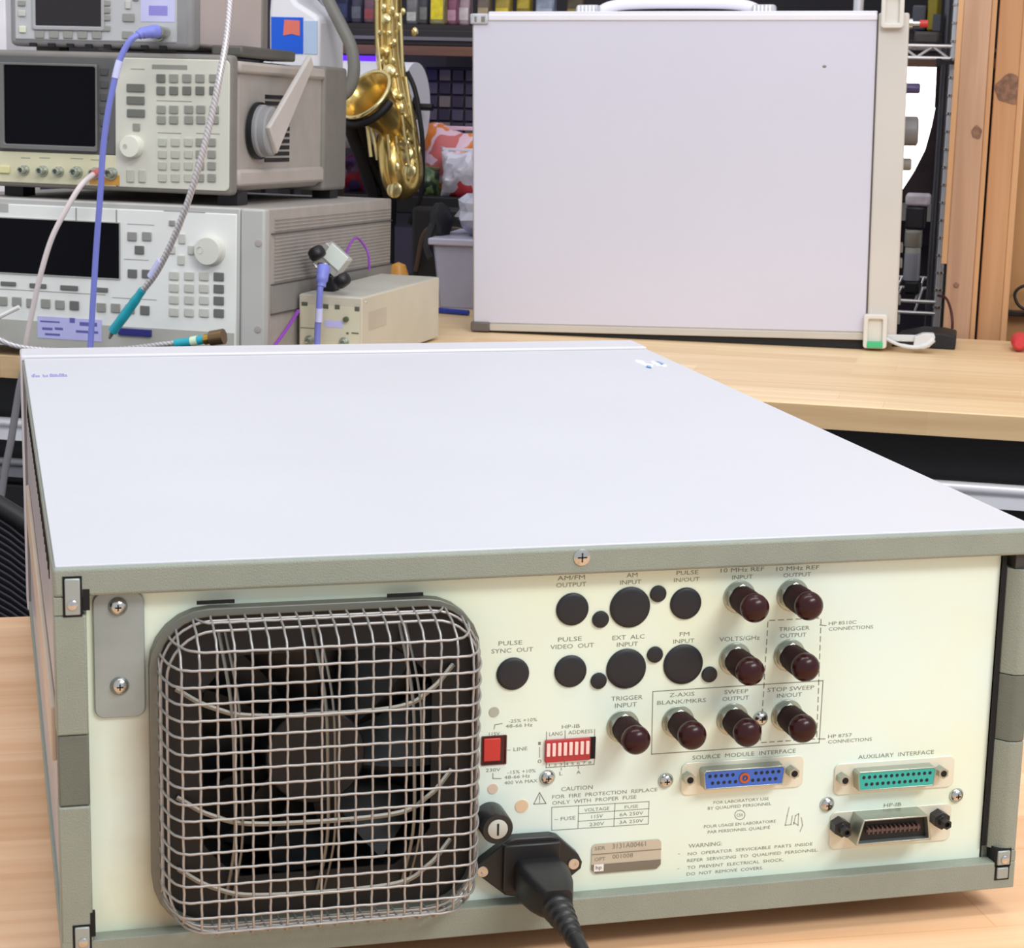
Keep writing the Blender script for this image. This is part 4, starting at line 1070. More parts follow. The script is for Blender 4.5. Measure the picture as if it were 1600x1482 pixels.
# directional coupler block standing on the module
cx0 = MB_.onz(514, 454, mh + .001)
CB = MB_.sub(cx0)
cou = thing('coupler_block', 'silver coupler block clamped by black knobs on the small beige box', 'adapter', CB)
g = G(); rz = Matrix.Rotation(math.radians(38), 4, 'Y')
def rbox(g, c, sx, sy, sz, R):
    o = len(g.v); g.box(-sx / 2, sx / 2, -sy / 2, sy / 2, -sz / 2, sz / 2)
    for i in range(o, len(g.v)): g.v[i] = tuple(R @ Vector(g.v[i]) + Vector(c))
pc_ = lambda px, py, y=0: CB.P(px, py, y)
rbox(g, pc_(521, 405), .034, .022, .026, rz); g.build('block', mat('satin_silver', (206, 206, 202), .35, metal=.45), cou, bevel=.001)
g = G(); rbox(g, pc_(524, 402, -.012), .027, .002, .021, rz); g.build('pale_label', mat('mint_label', (232, 240, 232), .5), cou, bevel=.0004)
for (a, b) in (((496, 397), (492, 390)), ((534, 437), (541, 447))):
    g = G(); p = pc_(*a, -.034); q = pc_(*b, -.034); dd = (q - p).normalized(); g.lathe(p - dd * .006, dd, [(0, .008), (.002, .010), (.006, .011), (.012, .010), (.015, .007)], 9); g.build('clamp_knob', black_m, cou, bevel=.001)
g = G(); g.lathe(pc_(507, 412, -.008), (pc_(504, 432, -.012) - pc_(507, 412, -.008)), [(0, .0085), (.006, .0085), (.007, .006), (.014, .006)], 16); g.lathe(pc_(494, 412, -.024), (-1, 0, -.3), [(0, .006), (.003, .006)], 12); g.build('coaxial_port', steel_m, cou, bevel=.0004)
p = pc_(515, 432, .004); g = G(); g.box(p.x - .012, p.x + .012, -.010, .012, .0, p.z + .004); g.build('clamp_base', black_m, cou, bevel=.003)

# ================================================================= CABLES
def cable(name, label, F, pts, r, m, parts=(), n=10, cat='cable'):
    e = thing(name, label, cat, F)
    g = G(); P = spl(pts, 10); g.tube(P, r, n); g.build('sheath', m, e, smooth=80)
    for nm, pl, rr, mm in parts:
        g = G(); g.tube(spl(pl, 5) if len(pl) > 2 else pl, rr, 12); g.build(nm, mm, e, smooth=60)
    return e


vio = mat('violet_blue_cable', (124, 132, 214), .45, var=.03)
viol = mat('pale_violet_tape', (206, 208, 246), .5)
K = BN.sub((0, 0, 0))
SP = lambda px, py, y: S.P(px, py, y)
cable('coaxial_cable', 'violet-blue cable arching from the topmost instrument down across the two below', S,
      [SP(232, 51, -.045), SP(218, 54, -.055), SP(203, 64, -.062), SP(188, 92, -.066), SP(178, 130, -.068), SP(168, 180, -.068), SP(161, 235, -.066), SP(157, 300, -.062), SP(151, 380, -.058), SP(146, 460, -.055), SP(141, 545, -.052), SP(139, 575, -.05)], .0036, vio,
      [('cable_boot', [SP(246, 49, -.036), SP(236, 50, -.044), SP(222, 52, -.052), SP(215, 56, -.056)], [.0075] * 6 + [.0066] * 5 + [.0055] * 4 + [.004], vio),
       ('connector_nut', [SP(258, 51, .018), SP(246, 49, -.038)], .0066, nickel_m),
       ('tape_band', [SP(187, 95, -.0662), SP(184, 105, -.067), SP(180, 122, -.068)], .0041, viol)])
wh = mat('white_jacket', (226, 214, 212), .5, var=.03)
cable('test_cable', 'thin whitish cable curving from the middle instrument connectors down past the display', S,
      [SP(153, 268, .0), SP(140, 277, -.03), SP(125, 292, -.046), SP(105, 325, -.055), SP(82, 370, -.06), SP(66, 420, -.06), SP(53, 475, -.056), SP(42, 530, -.05), SP(38, 560, -.045)], .0032, wh,
      [('red_boot', [SP(158, 266, .006), SP(146, 272, -.020)], .0042, mat('rose_boot', (206, 110, 110), .5))])


def braid(name, c):
    m, nt, b = newmat(name); tc = N(nt, 'ShaderNodeTexCoord'); wv = N(nt, 'ShaderNodeTexWave'); wv.inputs['Scale'].default_value = 110; wv.bands_direction = 'DIAGONAL'
    nt.links.new(tc.outputs['Object'], wv.inputs['Vector']); r = N(nt, 'ShaderNodeValToRGB'); r.color_ramp.elements[0].color = lin([v * .78 for v in c]); r.color_ramp.elements[1].color = lin(c)
    nt.links.new(wv.outputs['Fac'], r.inputs['Fac']); nt.links.new(r.outputs['Color'], b.inputs['Base Color']); b.inputs['Roughness'].default_value = .35; b.inputs['Metallic'].default_value = .4
    return m


brd = braid('silver_braid', (226, 220, 222))
tealj = mat('teal_heat_shrink', (40, 168, 186), .4, var=.08, vs=60)
cable('braided_cable', 'thick silver braided cable hanging from above with a teal sleeve at its lower end', S,
      [SP(362, -40, -.03), SP(360, 0, -.05), SP(354, 60, -.07), SP(343, 120, -.085), SP(331, 180, -.09), SP(312, 255, -.095), SP(292, 320, -.095), SP(268, 380, -.09), SP(245, 425, -.085), SP(225, 452, -.08)], .0037, brd,
      [('teal_sleeve', [SP(223, 453, -.080), SP(204, 480, -.075), SP(176, 518, -.070)], [.0046] * 3 + [.0054] * 3 + [.0058] * 2 + [.0056] * 3, tealj),
       ('tape_band', [SP(252, 408, -.086), SP(236, 433, -.083)], .0050, viol),
       ('probe_tip', [SP(176, 518, -.07), SP(171, 529, -.068)], [.003, .0016], side_d)], n=12)
gold = mat('gold_connector', (206, 160, 74), .25, metal=.9)
cable('braided_cable', 'silver braided cable lying low along the stack, ending in a teal sleeve and gold connector', S,
      [SP(-40, 505, -.07), SP(-5, 528, -.075), SP(25, 541, -.078), SP(70, 547, -.072), SP(140, 549, -.06), SP(200, 545, -.06), SP(250, 539, -.06), SP(278, 536, -.06)], .0032, brd,
      [('teal_sleeve', [SP(274, 537, -.06), SP(300, 534, -.06), SP(321, 530, -.06)], .0052, tealj),
       ('pale_band', [SP(299, 534, -.06), SP(309, 532, -.06)], .0056, mat('pale_band', (214, 236, 206), .5)),
       ('gold_neck', [SP(320, 531, -.06), SP(330, 529, -.06)], .0062, gold),
       ('coupling_nut', [SP(329, 529, -.06), SP(350, 526, -.06)], [.0085, .0090], mat('bronze_nut', (128, 104, 74), .35, metal=.7))])
g = G(); g.tube([SP(-10, 500, -.05), SP(30, 480, -.05)], .0026, 8)
solo(g, 'cable_tie', white_m, S, 'white plastic tail poking in from the left over the lowest key row', 'cable tie')
MP = lambda px, py, y: MB_.P(px, py, y)
cable('coaxial_cable', 'violet-blue cable hanging from the silver coupler over the small beige box front', MB_,
      [MP(503, 425, -.015), MP(502, 440, -.02), MP(500, 455, -.024), MP(498, 490, -.024), MP(496, 520, -.022), MP(495, 560, -.02)], .0038, vio,
      [('cable_boot', [MP(506, 418, -.010), MP(504, 432, -.018), MP(502, 448, -.022)], [.008] * 4 + [.0072] * 4 + [.0055] * 3, vio),
       ('tape_band', [MP(499, 482, -.024), MP(498, 503, -.0235)], .0044, viol)])
pur = mat('purple_cable', (140, 66, 176), .4)
cable('patch_cable', 'thin purple cable looping up behind the small beige box', MB_,
      [MP(535, 432, .06), MP(540, 400, .10), MP(548, 380, .13), MP(558, 372, .15), MP(570, 385, .16), MP(576, 400, .16), MP(577, 422, .16)], .0016, pur)
cable('patch_cable', 'purple cable rising beside the lowest instrument toward the small beige box', MB_,
      [MP(424, 548, -.10), MP(433, 535, -.08), MP(448, 514, -.05), MP(460, 496, -.025), MP(466, 486, -.012)], .0022, pur)

# ================================================================= ROOM
g = G(); g.box(-3.2, 4.0, -3.4, 5.2, -.99, -.93); struct(g.build('floor', mat('dark_grey_floor', (70, 68, 72), .6, var=.08, vs=3)))
WB = 2.05
def bstruct(g, name, m, **kw):
    o = g.build(name, m, **kw); o.matrix_world = BN.M; return struct(o)


g = G(); g.box(-2.2, 3.2, WB, WB + .08, -.93, 1.7); bstruct(g, 'wall_back', patchwork('cluttered_back_wall', [(44, 38, 56), (58, 50, 70), (36, 32, 46), (70, 62, 84), (50, 42, 52)], .16, .11))
g = G(); g.box(BN.loc(1545, 530, .80)[0], 3.2, .80, .86, -.93, 1.7); bstruct(g, 'wall_right', wood('plywood_sheathing', (206, 158, 106), (188, 138, 88), blocks=False, grain=(6, 6, 1)))
# window behind the wire rack
a = BN.rect(1405, 78, 1476, 312, 1.9)
g = G(); g.box(a[0] - .03, a[0] + .005, 1.86, WB, a[2] - .03, a[3] + .03); g.box(a[1], a[1] + .035, 1.86, WB, a[2] - .03, a[3] + .03); g.box(a[0], a[1], 1.86, WB, a[3], a[3] + .035); g.box(a[0], a[1], 1.86, WB, a[2] - .04, a[2])
bstruct(g, 'window_1', white_m)
daylight = mat('daylight_pane', (255, 255, 255), .5, var=0, emit=2.4)
g = G(); g.box(a[0], a[1], 1.93, 1.94, a[2], a[3]); o = g.build('window_pane', daylight, bpy.data.objects['window_1'])
# framing studs on the right
for i, (p0, p1, y0, dp, m, lx) in enumerate(((1470, 1514, .64, .09, stud_m, 8), (1524, 1562, .675, .09, stud_o, 10))):
    x0 = BN.loc(p0, 530, y0)[0]; x1 = BN.loc(p1, 530, y0)[0]
    g = G(); g.box(x0 + .0015, x1, y0, y0 + dp, -.93, 1.7); bstruct(g, 'trim_%d' % (2 * i + 1), m, bevel=.0015)
    k = BN.pixscale(p0, 530, y0)
    w0 = lx * k
    g = G(); g.box(x1 if i else x1, x1 + w0, y0 + .012, y0 + dp, -.93, 1.7); bstruct(g, 'trim_%d' % (2 * i + 2), stud_l, bevel=.001)
g = G(); x0 = BN.loc(1470, 530, .64)[0]; g.box(x0 - .006, x0 + .0015, .642, .73, .10, 1.7); bstruct(g, 'trim_7', stud_l)


# knots in the studs
kn = mat('dark_knot', (128, 94, 74), .7, var=.35, vs=120)
for px, py, y0, rx_, rz_, ob in ((1526, 207, .64, .007, .009, 'trim_1'), (1494, 446, .64, .004, .004, 'trim_1'), (1580, 140, .675, .022, .020, 'trim_3')):
    p = BN.P(px, py, y0); g = G()
    g.prism([(p.x + rx_ * math.cos(t * .2244) * (1 + .08 * math.sin(t * 1.1)), p.z + rz_ * math.sin(t * .2244) * (1 + .10 * math.cos(t * .8))) for t in range(28)], y0 - .0006, y0 + .001)
    lim = bpy.data.objects[ob]; mxx = max(v.co.x for v in lim.data.vertices); g.v = [(min(a, mxx), b, c) for a, b, c in g.v]
    g.build('knot', kn, lim)


def bt(name, label, cat, px, py, y, group=None):
    F = BN.sub(BN.P(px, py, y)); thing(name, label, cat, F, group); return F


# ================================================================= BACK SHELVING
SY = 1.30
zb = BN.loc(620, 86, SY)[1]; zt = BN.loc(620, 71, SY)[1]; zs1 = BN.loc(620, 37, SY)[1]
SF = bt('shelving_unit', 'dark steel shelving with a brown plank shelf along the back of the workshop', 'shelving', 495, 80, SY)
o0 = BN.P(495, 80, SY)
brown = wood('dark_plank', (134, 94, 74), (104, 70, 56), blocks=False, grain=(1.5, 30, 30))
g = G(); g.box(0, 1.45, 0, .42, zb - o0.z, zt - o0.z); g.build('shelf_board', brown, SF.e, bevel=.001)
g = G(); g.box(-.01, 1.46, .01, .05, zt - o0.z, zt - o0.z + .028); g.build('shelf_beam', mat('dark_maroon_beam', (38, 30, 36), .5), SF.e, bevel=.002)
g = G(); g.box(-.01, 1.46, .004, .012, zt - o0.z + .010, zt - o0.z + .016); g.build('beam_edge', mat('beam_edge_grey', (112, 108, 116), .4), SF.e)
g = G(); g.box(0, 1.45, .02, .44, zs1 - o0.z - .010, zs1 - o0.z); g.build('upper_board', mat('dark_board', (42, 36, 40), .6), SF.e)
for x in (-.045, 1.46):
    for y in (.0, .40):
        g = G(); g.box(x, x + .035, y, y + .035, -.93 - o0.z, .5); g.build('post', mat('dark_post', (40, 42, 52), .45), SF.e)
g = G(); g.box(-.01, 1.46, .42, .43, .0, .5); g.build('back_sheet', mat('dark_back_sheet', (34, 30, 38), .7), SF.e)
# light bar
a = BN.rect(500, 87, 604, 99, SY - .06); F = BN.sub((a[0], SY - .06, a[2])); F.e = thing('light_bar', 'glowing blue-violet light bar fixed under the brown plank shelf', 'light', F)
g = G(); g.box(0, a[1] - a[0], .004, .03, a[3] - a[2], zb - a[2]); g.build('bar_housing', blk, F.e)
g = G(); g.box(0, a[1] - a[0], 0, .03, 0, a[3] - a[2]); g.build('diffuser', mat('violet_light', (70, 20, 235), .5, var=0, emit=2.2), F.e)
# paper roll
RY = 1.16
rr = BN.pixscale(655, 168, RY) * 68
c = BN.P(650, 167, RY); F = BN.sub(c); thing('paper_towel_roll', 'white paper towel roll hanging sideways under the plank shelf behind the saxophone', 'paper towel roll', F)
ax_ = Vector((1, -.06, 0)).normalized()
g = G(); g.lathe(-ax_ * .27, ax_, [(0, rr), (.27, rr), (.2701, rr * .30)], 48, cap=False); g.build('paper_roll', mat('white_paper', (232, 230, 240), .7, var=.02), F.e, smooth=30)
g = G(); g.lathe(-ax_ * .26, ax_, [(0, rr * .30), (.258, rr * .30), (.258, rr * .24), (0, rr * .24)], 24, cap=False); g.build('cardboard_core', mat('core_grey', (96, 86, 86), .7), F.e)
g = G(); g.tube([-ax_ * .30, ax_ * .03], .006, 8)
g.build('holder_rod', blk, F.e)
for s in (-.29,):
    g = G(); p = ax_ * s; g.box(p.x - .004, p.x + .004, p.y - .01, p.y + .01, -.008, zb - c.z); g.build('holder_bracket', blk, F.e)

# packets and boxes on the upper shelf
PK = [((497, -30, 512, 36), (196, 200, 214), 'pale grey flat box at the left end of the upper shelf', None),
      ((520, -40, 545, 35), (38, 42, 74), 'navy packet on the upper shelf beside the grey hose', (60, 66, 110)),
      ((547, -30, 566, 35), (84, 84, 104), 'slate grey packet on the upper shelf left of the saxophone', (120, 124, 140)),
      ((568, -20, 585, 36), (112, 84, 98), 'mauve packet on the upper shelf touching the saxophone outline', (150, 70, 80)),
      ((634, -10, 652, 32), (120, 118, 122), 'grey packet on the upper shelf just right of the saxophone', (190, 190, 186)),
      ((653, -30, 669, 34), (96, 96, 104), 'narrow dark grey packet left of the yellow-labelled one', (150, 148, 146)),
      ((671, -30, 695, 36), (148, 140, 104), 'packet with a bright yellow label on the upper shelf', (226, 204, 40)),
      ((698, -20, 714, 33), (146, 92, 116), 'rose packet right of the yellow-labelled packet', (196, 150, 170)),
      ((716, -30, 734, 33), (184, 160, 170), 'pale pink packet beside the far lavender instrument', (220, 210, 210)),
      ((745, -30, 765, 34), (112, 100, 90), 'brown packet above the far instrument left corner', (170, 150, 120)),
      ((772, -30, 797, 34), (168, 146, 66), 'mustard packet above the far instrument', (220, 196, 60)),
      ((806, -30, 828, 34), (190, 168, 60), 'yellow packet above the far instrument', (140, 120, 50)),
      ((836, -30, 866, 34), (140, 150, 170), 'blue-grey packet above the far instrument', (170, 176, 190)),
      ((884, -30, 912, 34), (86, 76, 60), 'olive-brown packet above the far instrument near its strap', (150, 130, 60))]
for i, ((a0, b0, c0, d0), col, lab, lc) in enumerate(PK):
    y = SY + .06 + .02 * (i % 3); x0, x1, z0, z1 = BN.rect(a0, b0, c0, d0, y); z0 = zs1 + .0005
    F = BN.sub(((x0 + x1) / 2, y, z0)); w_ = (x1 - x0) / 2
    thing('packet', lab, 'packet', F, 'packets on the upper shelf')
    g = G(); hh_ = z1 - z0
    g.prism([(-w_, 0), (w_, 0), (w_ * .94, hh_ * .5), (w_, hh_), (-w_, hh_), (-w_ * .94, hh_ * .5)], 0, .03); g.build('pouch', mat('packet_%d' % i, col, .5, var=.25, vs=60), F.e, bevel=.004)
    if lc:
        g = G(); g.box(-w_ * .78, w_ * .78, -.001, .001, hh_ * .12, hh_ * (.62 if i == 6 else .4)); g.build('packet_label', mat('packet_label_%d' % i, lc, .5, var=.15, vs=90), F.e)

# small-parts drawer cabinet below the plank shelf, right
CY = 1.42
a = BN.rect(664, 106, 790, 212, CY); F = BN.sub((a[0], CY, a[2])); thing('drawer_cabinet', 'dark cabinet of small parts drawers between the paper roll and far instrument', 'drawer cabinet', F)
cw, ch = a[1] - a[0], a[3] - a[2]
g = G(); g.box(0, cw, .004, .16, 0, ch); g.build('cabinet_shell', mat('dark_violet_shell', (52, 46, 64), .5), F.e)
n1, n2 = 6, 5; pal = [(76, 70, 92), (88, 82, 104), (64, 58, 78), (96, 90, 108), (70, 62, 84), (134, 122, 122)]
for i in range(n1):
    for j in range(n2):
        x = .003 + i * (cw - .003) / n1; z = .003 + j * (ch - .003) / n2
        g = G(); g.box(x, x + (cw - .003) / n1 - .004, -.004, .01, z, z + (ch - .003) / n2 - .004); dd = g.build('drawer', mat('drawer_%d' % ((i * 5 + j * 3) % 6), pal[(i * 5 + j * 3) % 6], .35), F.e, bevel=.0008)
# low cabinet / table carrying the bags behind the bench
TF_ = BN.sub((BN.loc(500, 300, 1.16)[0], 1.16, BN.loc(700, 306, 1.2)[1])); thing('side_table', 'dark low table behind the far bench carrying snack bags', 'table', TF_)
tz_ = TF_.M.translation.z
g = G(); g.box(0, .62, 0, .13, -.03, 0); g.build('table_top', mat('black_table', (26, 24, 30), .5), TF_.e, bevel=.002)
for x in (0, .58):
    for y in (0.0, .09): g = G(); g.box(x, x + .04, y, y + .04, -.93 - tz_, -.03); g.build('leg', blk, TF_.e)


def bag(name, lab, cat, box, y, cols, dp=.05, seed=1):
    random.seed(seed); x0, x1, z0, z1 = BN.rect(*box, y); F = BN.sub(((x0 + x1) / 2, y, tz_ + .0)); thing(name, lab, cat, F)
    w_ = (x1 - x0) / 2; h_ = z1 - tz_; g = G(); n = 9; m = 9; vs = []
    for s in (-1, 1):
        for j in range(m):
            for i in range(n):
                u = i / (n - 1) * 2 - 1; v = j / (m - 1)
                b = (1 - u ** 4) * (math.sin(math.pi * min(1, v * .92 + .08)) ** .6) * dp * (.8 + .4 * random.random())
                vs.append((u * w_ * (1 - .12 * math.sin(math.pi * v)) + random.uniform(-1, 1) * .002, s * b, v * h_ * (1 + .08 * math.sin(u * 3 + seed)) + 0))
    fs = []
    for s in (0, 1):
        o = s * n * m
        for j in range(m - 1):
            for i in range(n - 1):
                q = (o + j * n + i, o + j * n + i + 1, o + (j + 1) * n + i + 1, o + (j + 1) * n + i); fs.append(q if s == 0 else q[::-1])
    for i in range(n - 1): fs += [(i + 1, i, n * m + i, n * m + i + 1), ((m - 1) * n + i, (m - 1) * n + i + 1, n * m + (m - 1) * n + i + 1, n * m + (m - 1) * n + i)]
    for j in range(m - 1): fs += [(j * n, (j + 1) * n, n * m + (j + 1) * n, n * m + j * n), ((j + 1) * n + n - 1, j * n + n - 1, n * m + j * n + n - 1, n * m + (j + 1) * n + n - 1)]
    g.add(vs, fs)
    mm, nt, bb = newmat(name + '_print_%d' % seed); tc = N(nt, 'ShaderNodeTexCoord'); ns = N(nt, 'ShaderNodeTexNoise'); ns.inputs['Scale'].default_value = 16
    nt.links.new(tc.outputs['Object'], ns.inputs['Vector']); r = N(nt, 'ShaderNodeValToRGB'); r.color_ramp.interpolation = 'CONSTANT'; e = r.color_ramp.elements
    e[0].color = lin(cols[0]); e[1].position = .42; e[1].color = lin(cols[1])
    for q, c_ in enumerate(cols[2:]): z = e.new(.5 + q * .08); z.color = lin(c_)
    nt.links.new(ns.outputs['Fac'], r.inputs['Fac']); nt.links.new(r.outputs['Color'], bb.inputs['Base Color']); bb.inputs['Roughness'].default_value = .3
    g.build('bag_body', mm, F.e, smooth=50)
    g = G(); g.box(-w_ * .9, w_ * .9, -.003, .003, h_ * .97, h_ * 1.03); g.build('bag_seal', mat(name + '_seal_%d' % seed, cols[1], .35), F.e, bevel=.001)
    return F


bag('snack_bag', 'orange and pink snack bag leaning behind the far bench near the saxophone', 'bag', (655, 200, 750, 303), 1.275, [(206, 110, 110), (232, 196, 214), (228, 130, 50), (232, 140, 60)], dp=.028, seed=3)
bag('snack_bag', 'white crinkled bag with red marks beside the far lavender instrument', 'bag', (688, 234, 752, 304), 1.20, [(196, 192, 210), (226, 222, 236), (206, 200, 216), (200, 70, 80)], dp=.035, seed=5)
bag('snack_bag', 'dark red and purple bag seen between the stack and saxophone stand', 'bag', (531, 246, 572, 303), 1.24, [(88, 50, 90), (120, 80, 120), (170, 40, 60), (80, 60, 110)], dp=.03, seed=8)
bag('snack_bag', 'small green bag at the foot of the orange snack bag', 'bag', (655, 262, 688, 303), 1.215, [(70, 96, 60), (96, 120, 80), (50, 60, 50), (120, 140, 90)], dp=.02, seed=9)

# clear storage bin on the bench
ZB = .0
def onb(px, py): return BN.onz(px, py, ZB)
p = onb(697, 486); F = BN.sub((p.x - .0, .665, .0)); thing('storage_bin', 'clear plastic storage bin on the far bench beside the lavender instrument', 'storage bin', F)
x0 = F.loc(676, 400, 0)[0]; x1 = F.loc(790, 400, 0)[0]; zt_ = F.loc(700, 315, 0)[1]
clr = mat('frosted_clear_plastic', (206, 208, 232), .25, var=.08, vs=14, trans=.35)
g = G(); t = .002; zt2 = F.loc(700, 377, 0)[1]
g.prism([(x0 + .012, 0), (x1, 0), (x1, zt2), (x0, zt2)], 0, t); g.prism([(x0 + .012, 0), (x1, 0), (x1, zt2), (x0, zt2)], .17 - t, .17); g.box(x0 + .012, x1, 0, .17, 0, t)
g.add([(x0 + .012, 0, 0), (x0, 0, zt2), (x0, .17, zt2), (x0 + .012, .17, 0), (x0 + .014, 0, 0), (x0 + .002, 0, zt2), (x0 + .002, .17, zt2), (x0 + .014, .17, 0)], [(0, 1, 2, 3), (7, 6, 5, 4), (0, 4, 5, 1), (3, 2, 6, 7)])
g.build('bin_body', clr, F.e)
g = G(); g.box(x0 - .006, x1, -.006, .176, zt2 - .006, zt2 + .004); g.build('bin_rim', mat('frosted_rim', (196, 196, 216), .3), F.e, bevel=.002)
g = G(); g.blob(((x0 + x1) / 2 + .01, .085, zt2 + .036), (x1 - x0) * .46, .07, .034, 18, jit=.3); g.build('crumpled_wrap', mat('crumpled_clear_wrap', (206, 206, 222), .2, var=.12, vs=50), F.e, smooth=20)
g = G(); g.box(x0 + .02, x0 + .05, .02, .09, .004, zt2 * .6); g.build('grey_insert', mat('bin_insert', (120, 122, 146), .5), F.e)
q_ = F.P(668, 352, .0); g = G(); g.blob((q_.x + .004, .06, q_.z), .016, .03, .030, 12, jit=.3); g.tube(spl([(q_.x, .03, q_.z), (q_.x - .006, .02, q_.z - .03), (q_.x + .004, .01, q_.z - .05)], 5), .006, 8); g.build('black_strap', mat('black_strap', (24, 24, 30), .6), F.e)
p = onb(712, 482); g = G(); g.tube([(0, 0, 0), (.05, -.012, .0)], .004, 8); g.tube([(.0, 0, 0), (-.012, .003, 0)], [.004, .001], 8)
solo(g, 'pen', mat('blue_pen', (44, 66, 170), .3), BN.sub((p.x - .01, .60, .0045)), 'blue pen lying on the far bench in front of the clear bin', 'pen')
# orange knob-like cap behind the small beige box
p = onb(624, 470); g = G(); g.lathe((0, 0, 0), (0, 0, 1), [(0, .016), (.05, .016), (.068, .010), (.072, .0001)], 20)
q = BN.P(624, 415, .60); solo(g, 'glue_bottle', mat('amber_bottle', (206, 150, 70), .4), BN.sub((q.x, .596, .0)), 'small amber-topped bottle behind the small beige box', 'bottle')

# jug on a short wall shelf behind the stack
JY = .72
jz = BN.loc(460, 112, JY)[1]
xj0 = BN.loc(395, 112, JY)[0]; xj1 = BN.loc(497, 112, JY)[0]
F = BN.sub((xj0, JY - .02, jz - .02)); thing('jug_stand', 'low black stand behind the instrument stack holding up the white jug', 'stand', F)
g = G(); g.box(0, xj1 - xj0, 0, .15, 0, .0195); g.build('stand_top', blk, F.e)
for x in (.0, xj1 - xj0 - .02):
    for y in (0, .13): g = G(); g.box(x, x + .02, y, y + .02, -(jz - .02) + .0005, 0); g.build('leg', blk, F.e)
jw = (BN.loc(500, 60, JY)[0] - BN.loc(418, 60, JY)[0])
F = BN.sub((BN.loc(418, 60, JY)[0], JY, jz)); thing('jug', 'white plastic jug with a blue label standing behind the instrument stack', 'jug', F)
g = G(); zz = lambda py: BN.loc(460, py, JY)[1] - jz; xx = lambda px: BN.loc(px, 60, JY)[0] - BN.loc(418, 60, JY)[0]
g.prism([(xx(420), 0), (xx(499), 0), (xx(499), zz(28)), (xx(493), zz(22)), (xx(464), zz(4)), (xx(455), zz(-8)), (xx(452), zz(-30)), (xx(424), zz(-30)), (xx(422), zz(-5)), (xx(420), zz(20))], 0, .12)
g.build('jug_body', mat('white_hdpe', (234, 234, 240), .45, var=.02), F.e, bevel=.007, seg=3)
g = G(); g.box(xx(424), xx(474), -.0012, .001, zz(84), zz(27)); lb = g.build('blue_label', mat('jug_label_blue', (26, 96, 222), .4), F.e)
g = G(); g.prism([(xx(443), zz(56)), (xx(456), zz(53)), (xx(469), zz(56)), (xx(469), zz(32)), (xx(445), zz(31))], -.002, -.001); g.build('red_patch', mat('salmon_patch', (226, 120, 104), .5), lb)
g = G(); g.box(xx(476), xx(496), -.0012, .001, zz(84), zz(32)); g.build('side_label', mat('pale_blue_label', (182, 204, 232), .4), F.e)
g = G(); g.lathe((xx(438), .06, zz(-30)), (0, 0, 1), [(0, .018), (.02, .018)], 20); g.build('jug_cap', mat('blue_cap', (40, 80, 190), .4), F.e)

# grey hose hanging from above behind the stack
HY = .74; F = BN.sub(BN.P(540, 150, HY)); hz_ = F
L_ = lambda px, py, y=0: Vector((BN.P(px, py, HY + y) - BN.P(540, 150, HY)))
g = G(); g.tube(spl([L_(490, -60), L_(513, 0), L_(533, 40), L_(549, 75), L_(553, 110), L_(546, 138), L_(530, 152), L_(505, 160)], 8), .0095, 14)
solo(g, 'hose', mat('grey_hose', (128, 126, 120), .5), F, 'thick grey hose curving down behind the middle instrument', 'hose', smooth=80)
# thin cord down the jug
g = G(); g.tube(spl([L_(424, -50, .03), L_(426, 20, .03), L_(428, 60, .03), L_(428, 100, .03), L_(430, 130, .03)], 5), .0022, 8)
solo(g, 'cord', black_m, F, 'thin black cord hanging in front of the white jug', 'cord', smooth=80)

# ================================================================= SAXOPHONE
XY = 1.0
O = BN.P(600, 300, XY); XF = BN.sub(O); KP = XF.pixscale(600, 200, 0)
thing('saxophone', 'brass saxophone on a black stand behind the far bench, bell facing the camera', 'saxophone', XF)
X = lambda px, py, y=0: XF.P(px, py, y)
brass = mat('lacquered_brass', (222, 192, 116), .24, metal=.85, var=.12, vs=20)
brass2 = mat('pale_brass', (244, 226, 164), .22, metal=.85, var=.08)
pearl = mat('key_pearl', (236, 222, 190), .3)
body = spl([X(604, -70), X(606, 0), (X(608, 80)), X(617, 140), X(628, 190), X(636, 245), X(638, 272, -.004), X(632, 288, -.012), X(622, 286, -.022), X(616, 265, -.028), X(613, 240, -.022), X(611, 216, -.004)], 8)
nb = len(body); rad = []
for i, p in enumerate(body):
    t = i / (nb - 1); rad.append(KP * (21 + 2 * min(1, t * 1.7)))
g = G(); g.tube(body, rad, 24); g.build('body_tube', brass, XF.e, smooth=80)
nrm = Vector((-.40, -.66, .63)).normalized(); mc = X(572, 149, -.075)
g = G(); R0 = KP * 45
prof = [(-.115, KP * 22), (-.09, KP * 23), (-.065, KP * 26), (-.04, KP * 30), (-.02, KP * 35), (-.008, KP * 40), (0, R0), (.002, R0 * 1.015), (.003, R0 * .99), (-.004, KP * 38), (-.018, KP * 32), (-.04, KP * 27), (-.065, KP * 22), (-.09, KP * 18), (-.11, KP * 2)]
g.lathe(mc, nrm, prof, 44, cap=False); g.build('bell', brass, XF.e, smooth=80)
g = G(); u = nrm.cross(Vector((0, 0, 1))).normalized(); v = nrm.cross(u)
g.tube([mc + nrm * .002 + (u * math.cos(t * math.pi / 20) + v * math.sin(t * math.pi / 20)) * R0 for t in range(41)], .0035, 8, cap=False); g.build('bell_rim', brass2, XF.e, smooth=80)


def along(t, off, dy):
    i = min(nb - 2, int(t * (nb - 1))); p = body[i]; d = (body[i + 1] - body[i]).normalized(); s = Vector((d.z, 0, -d.x)).normalized()
    return p + s * off * -1 + Vector((0, -dy, 0)), d


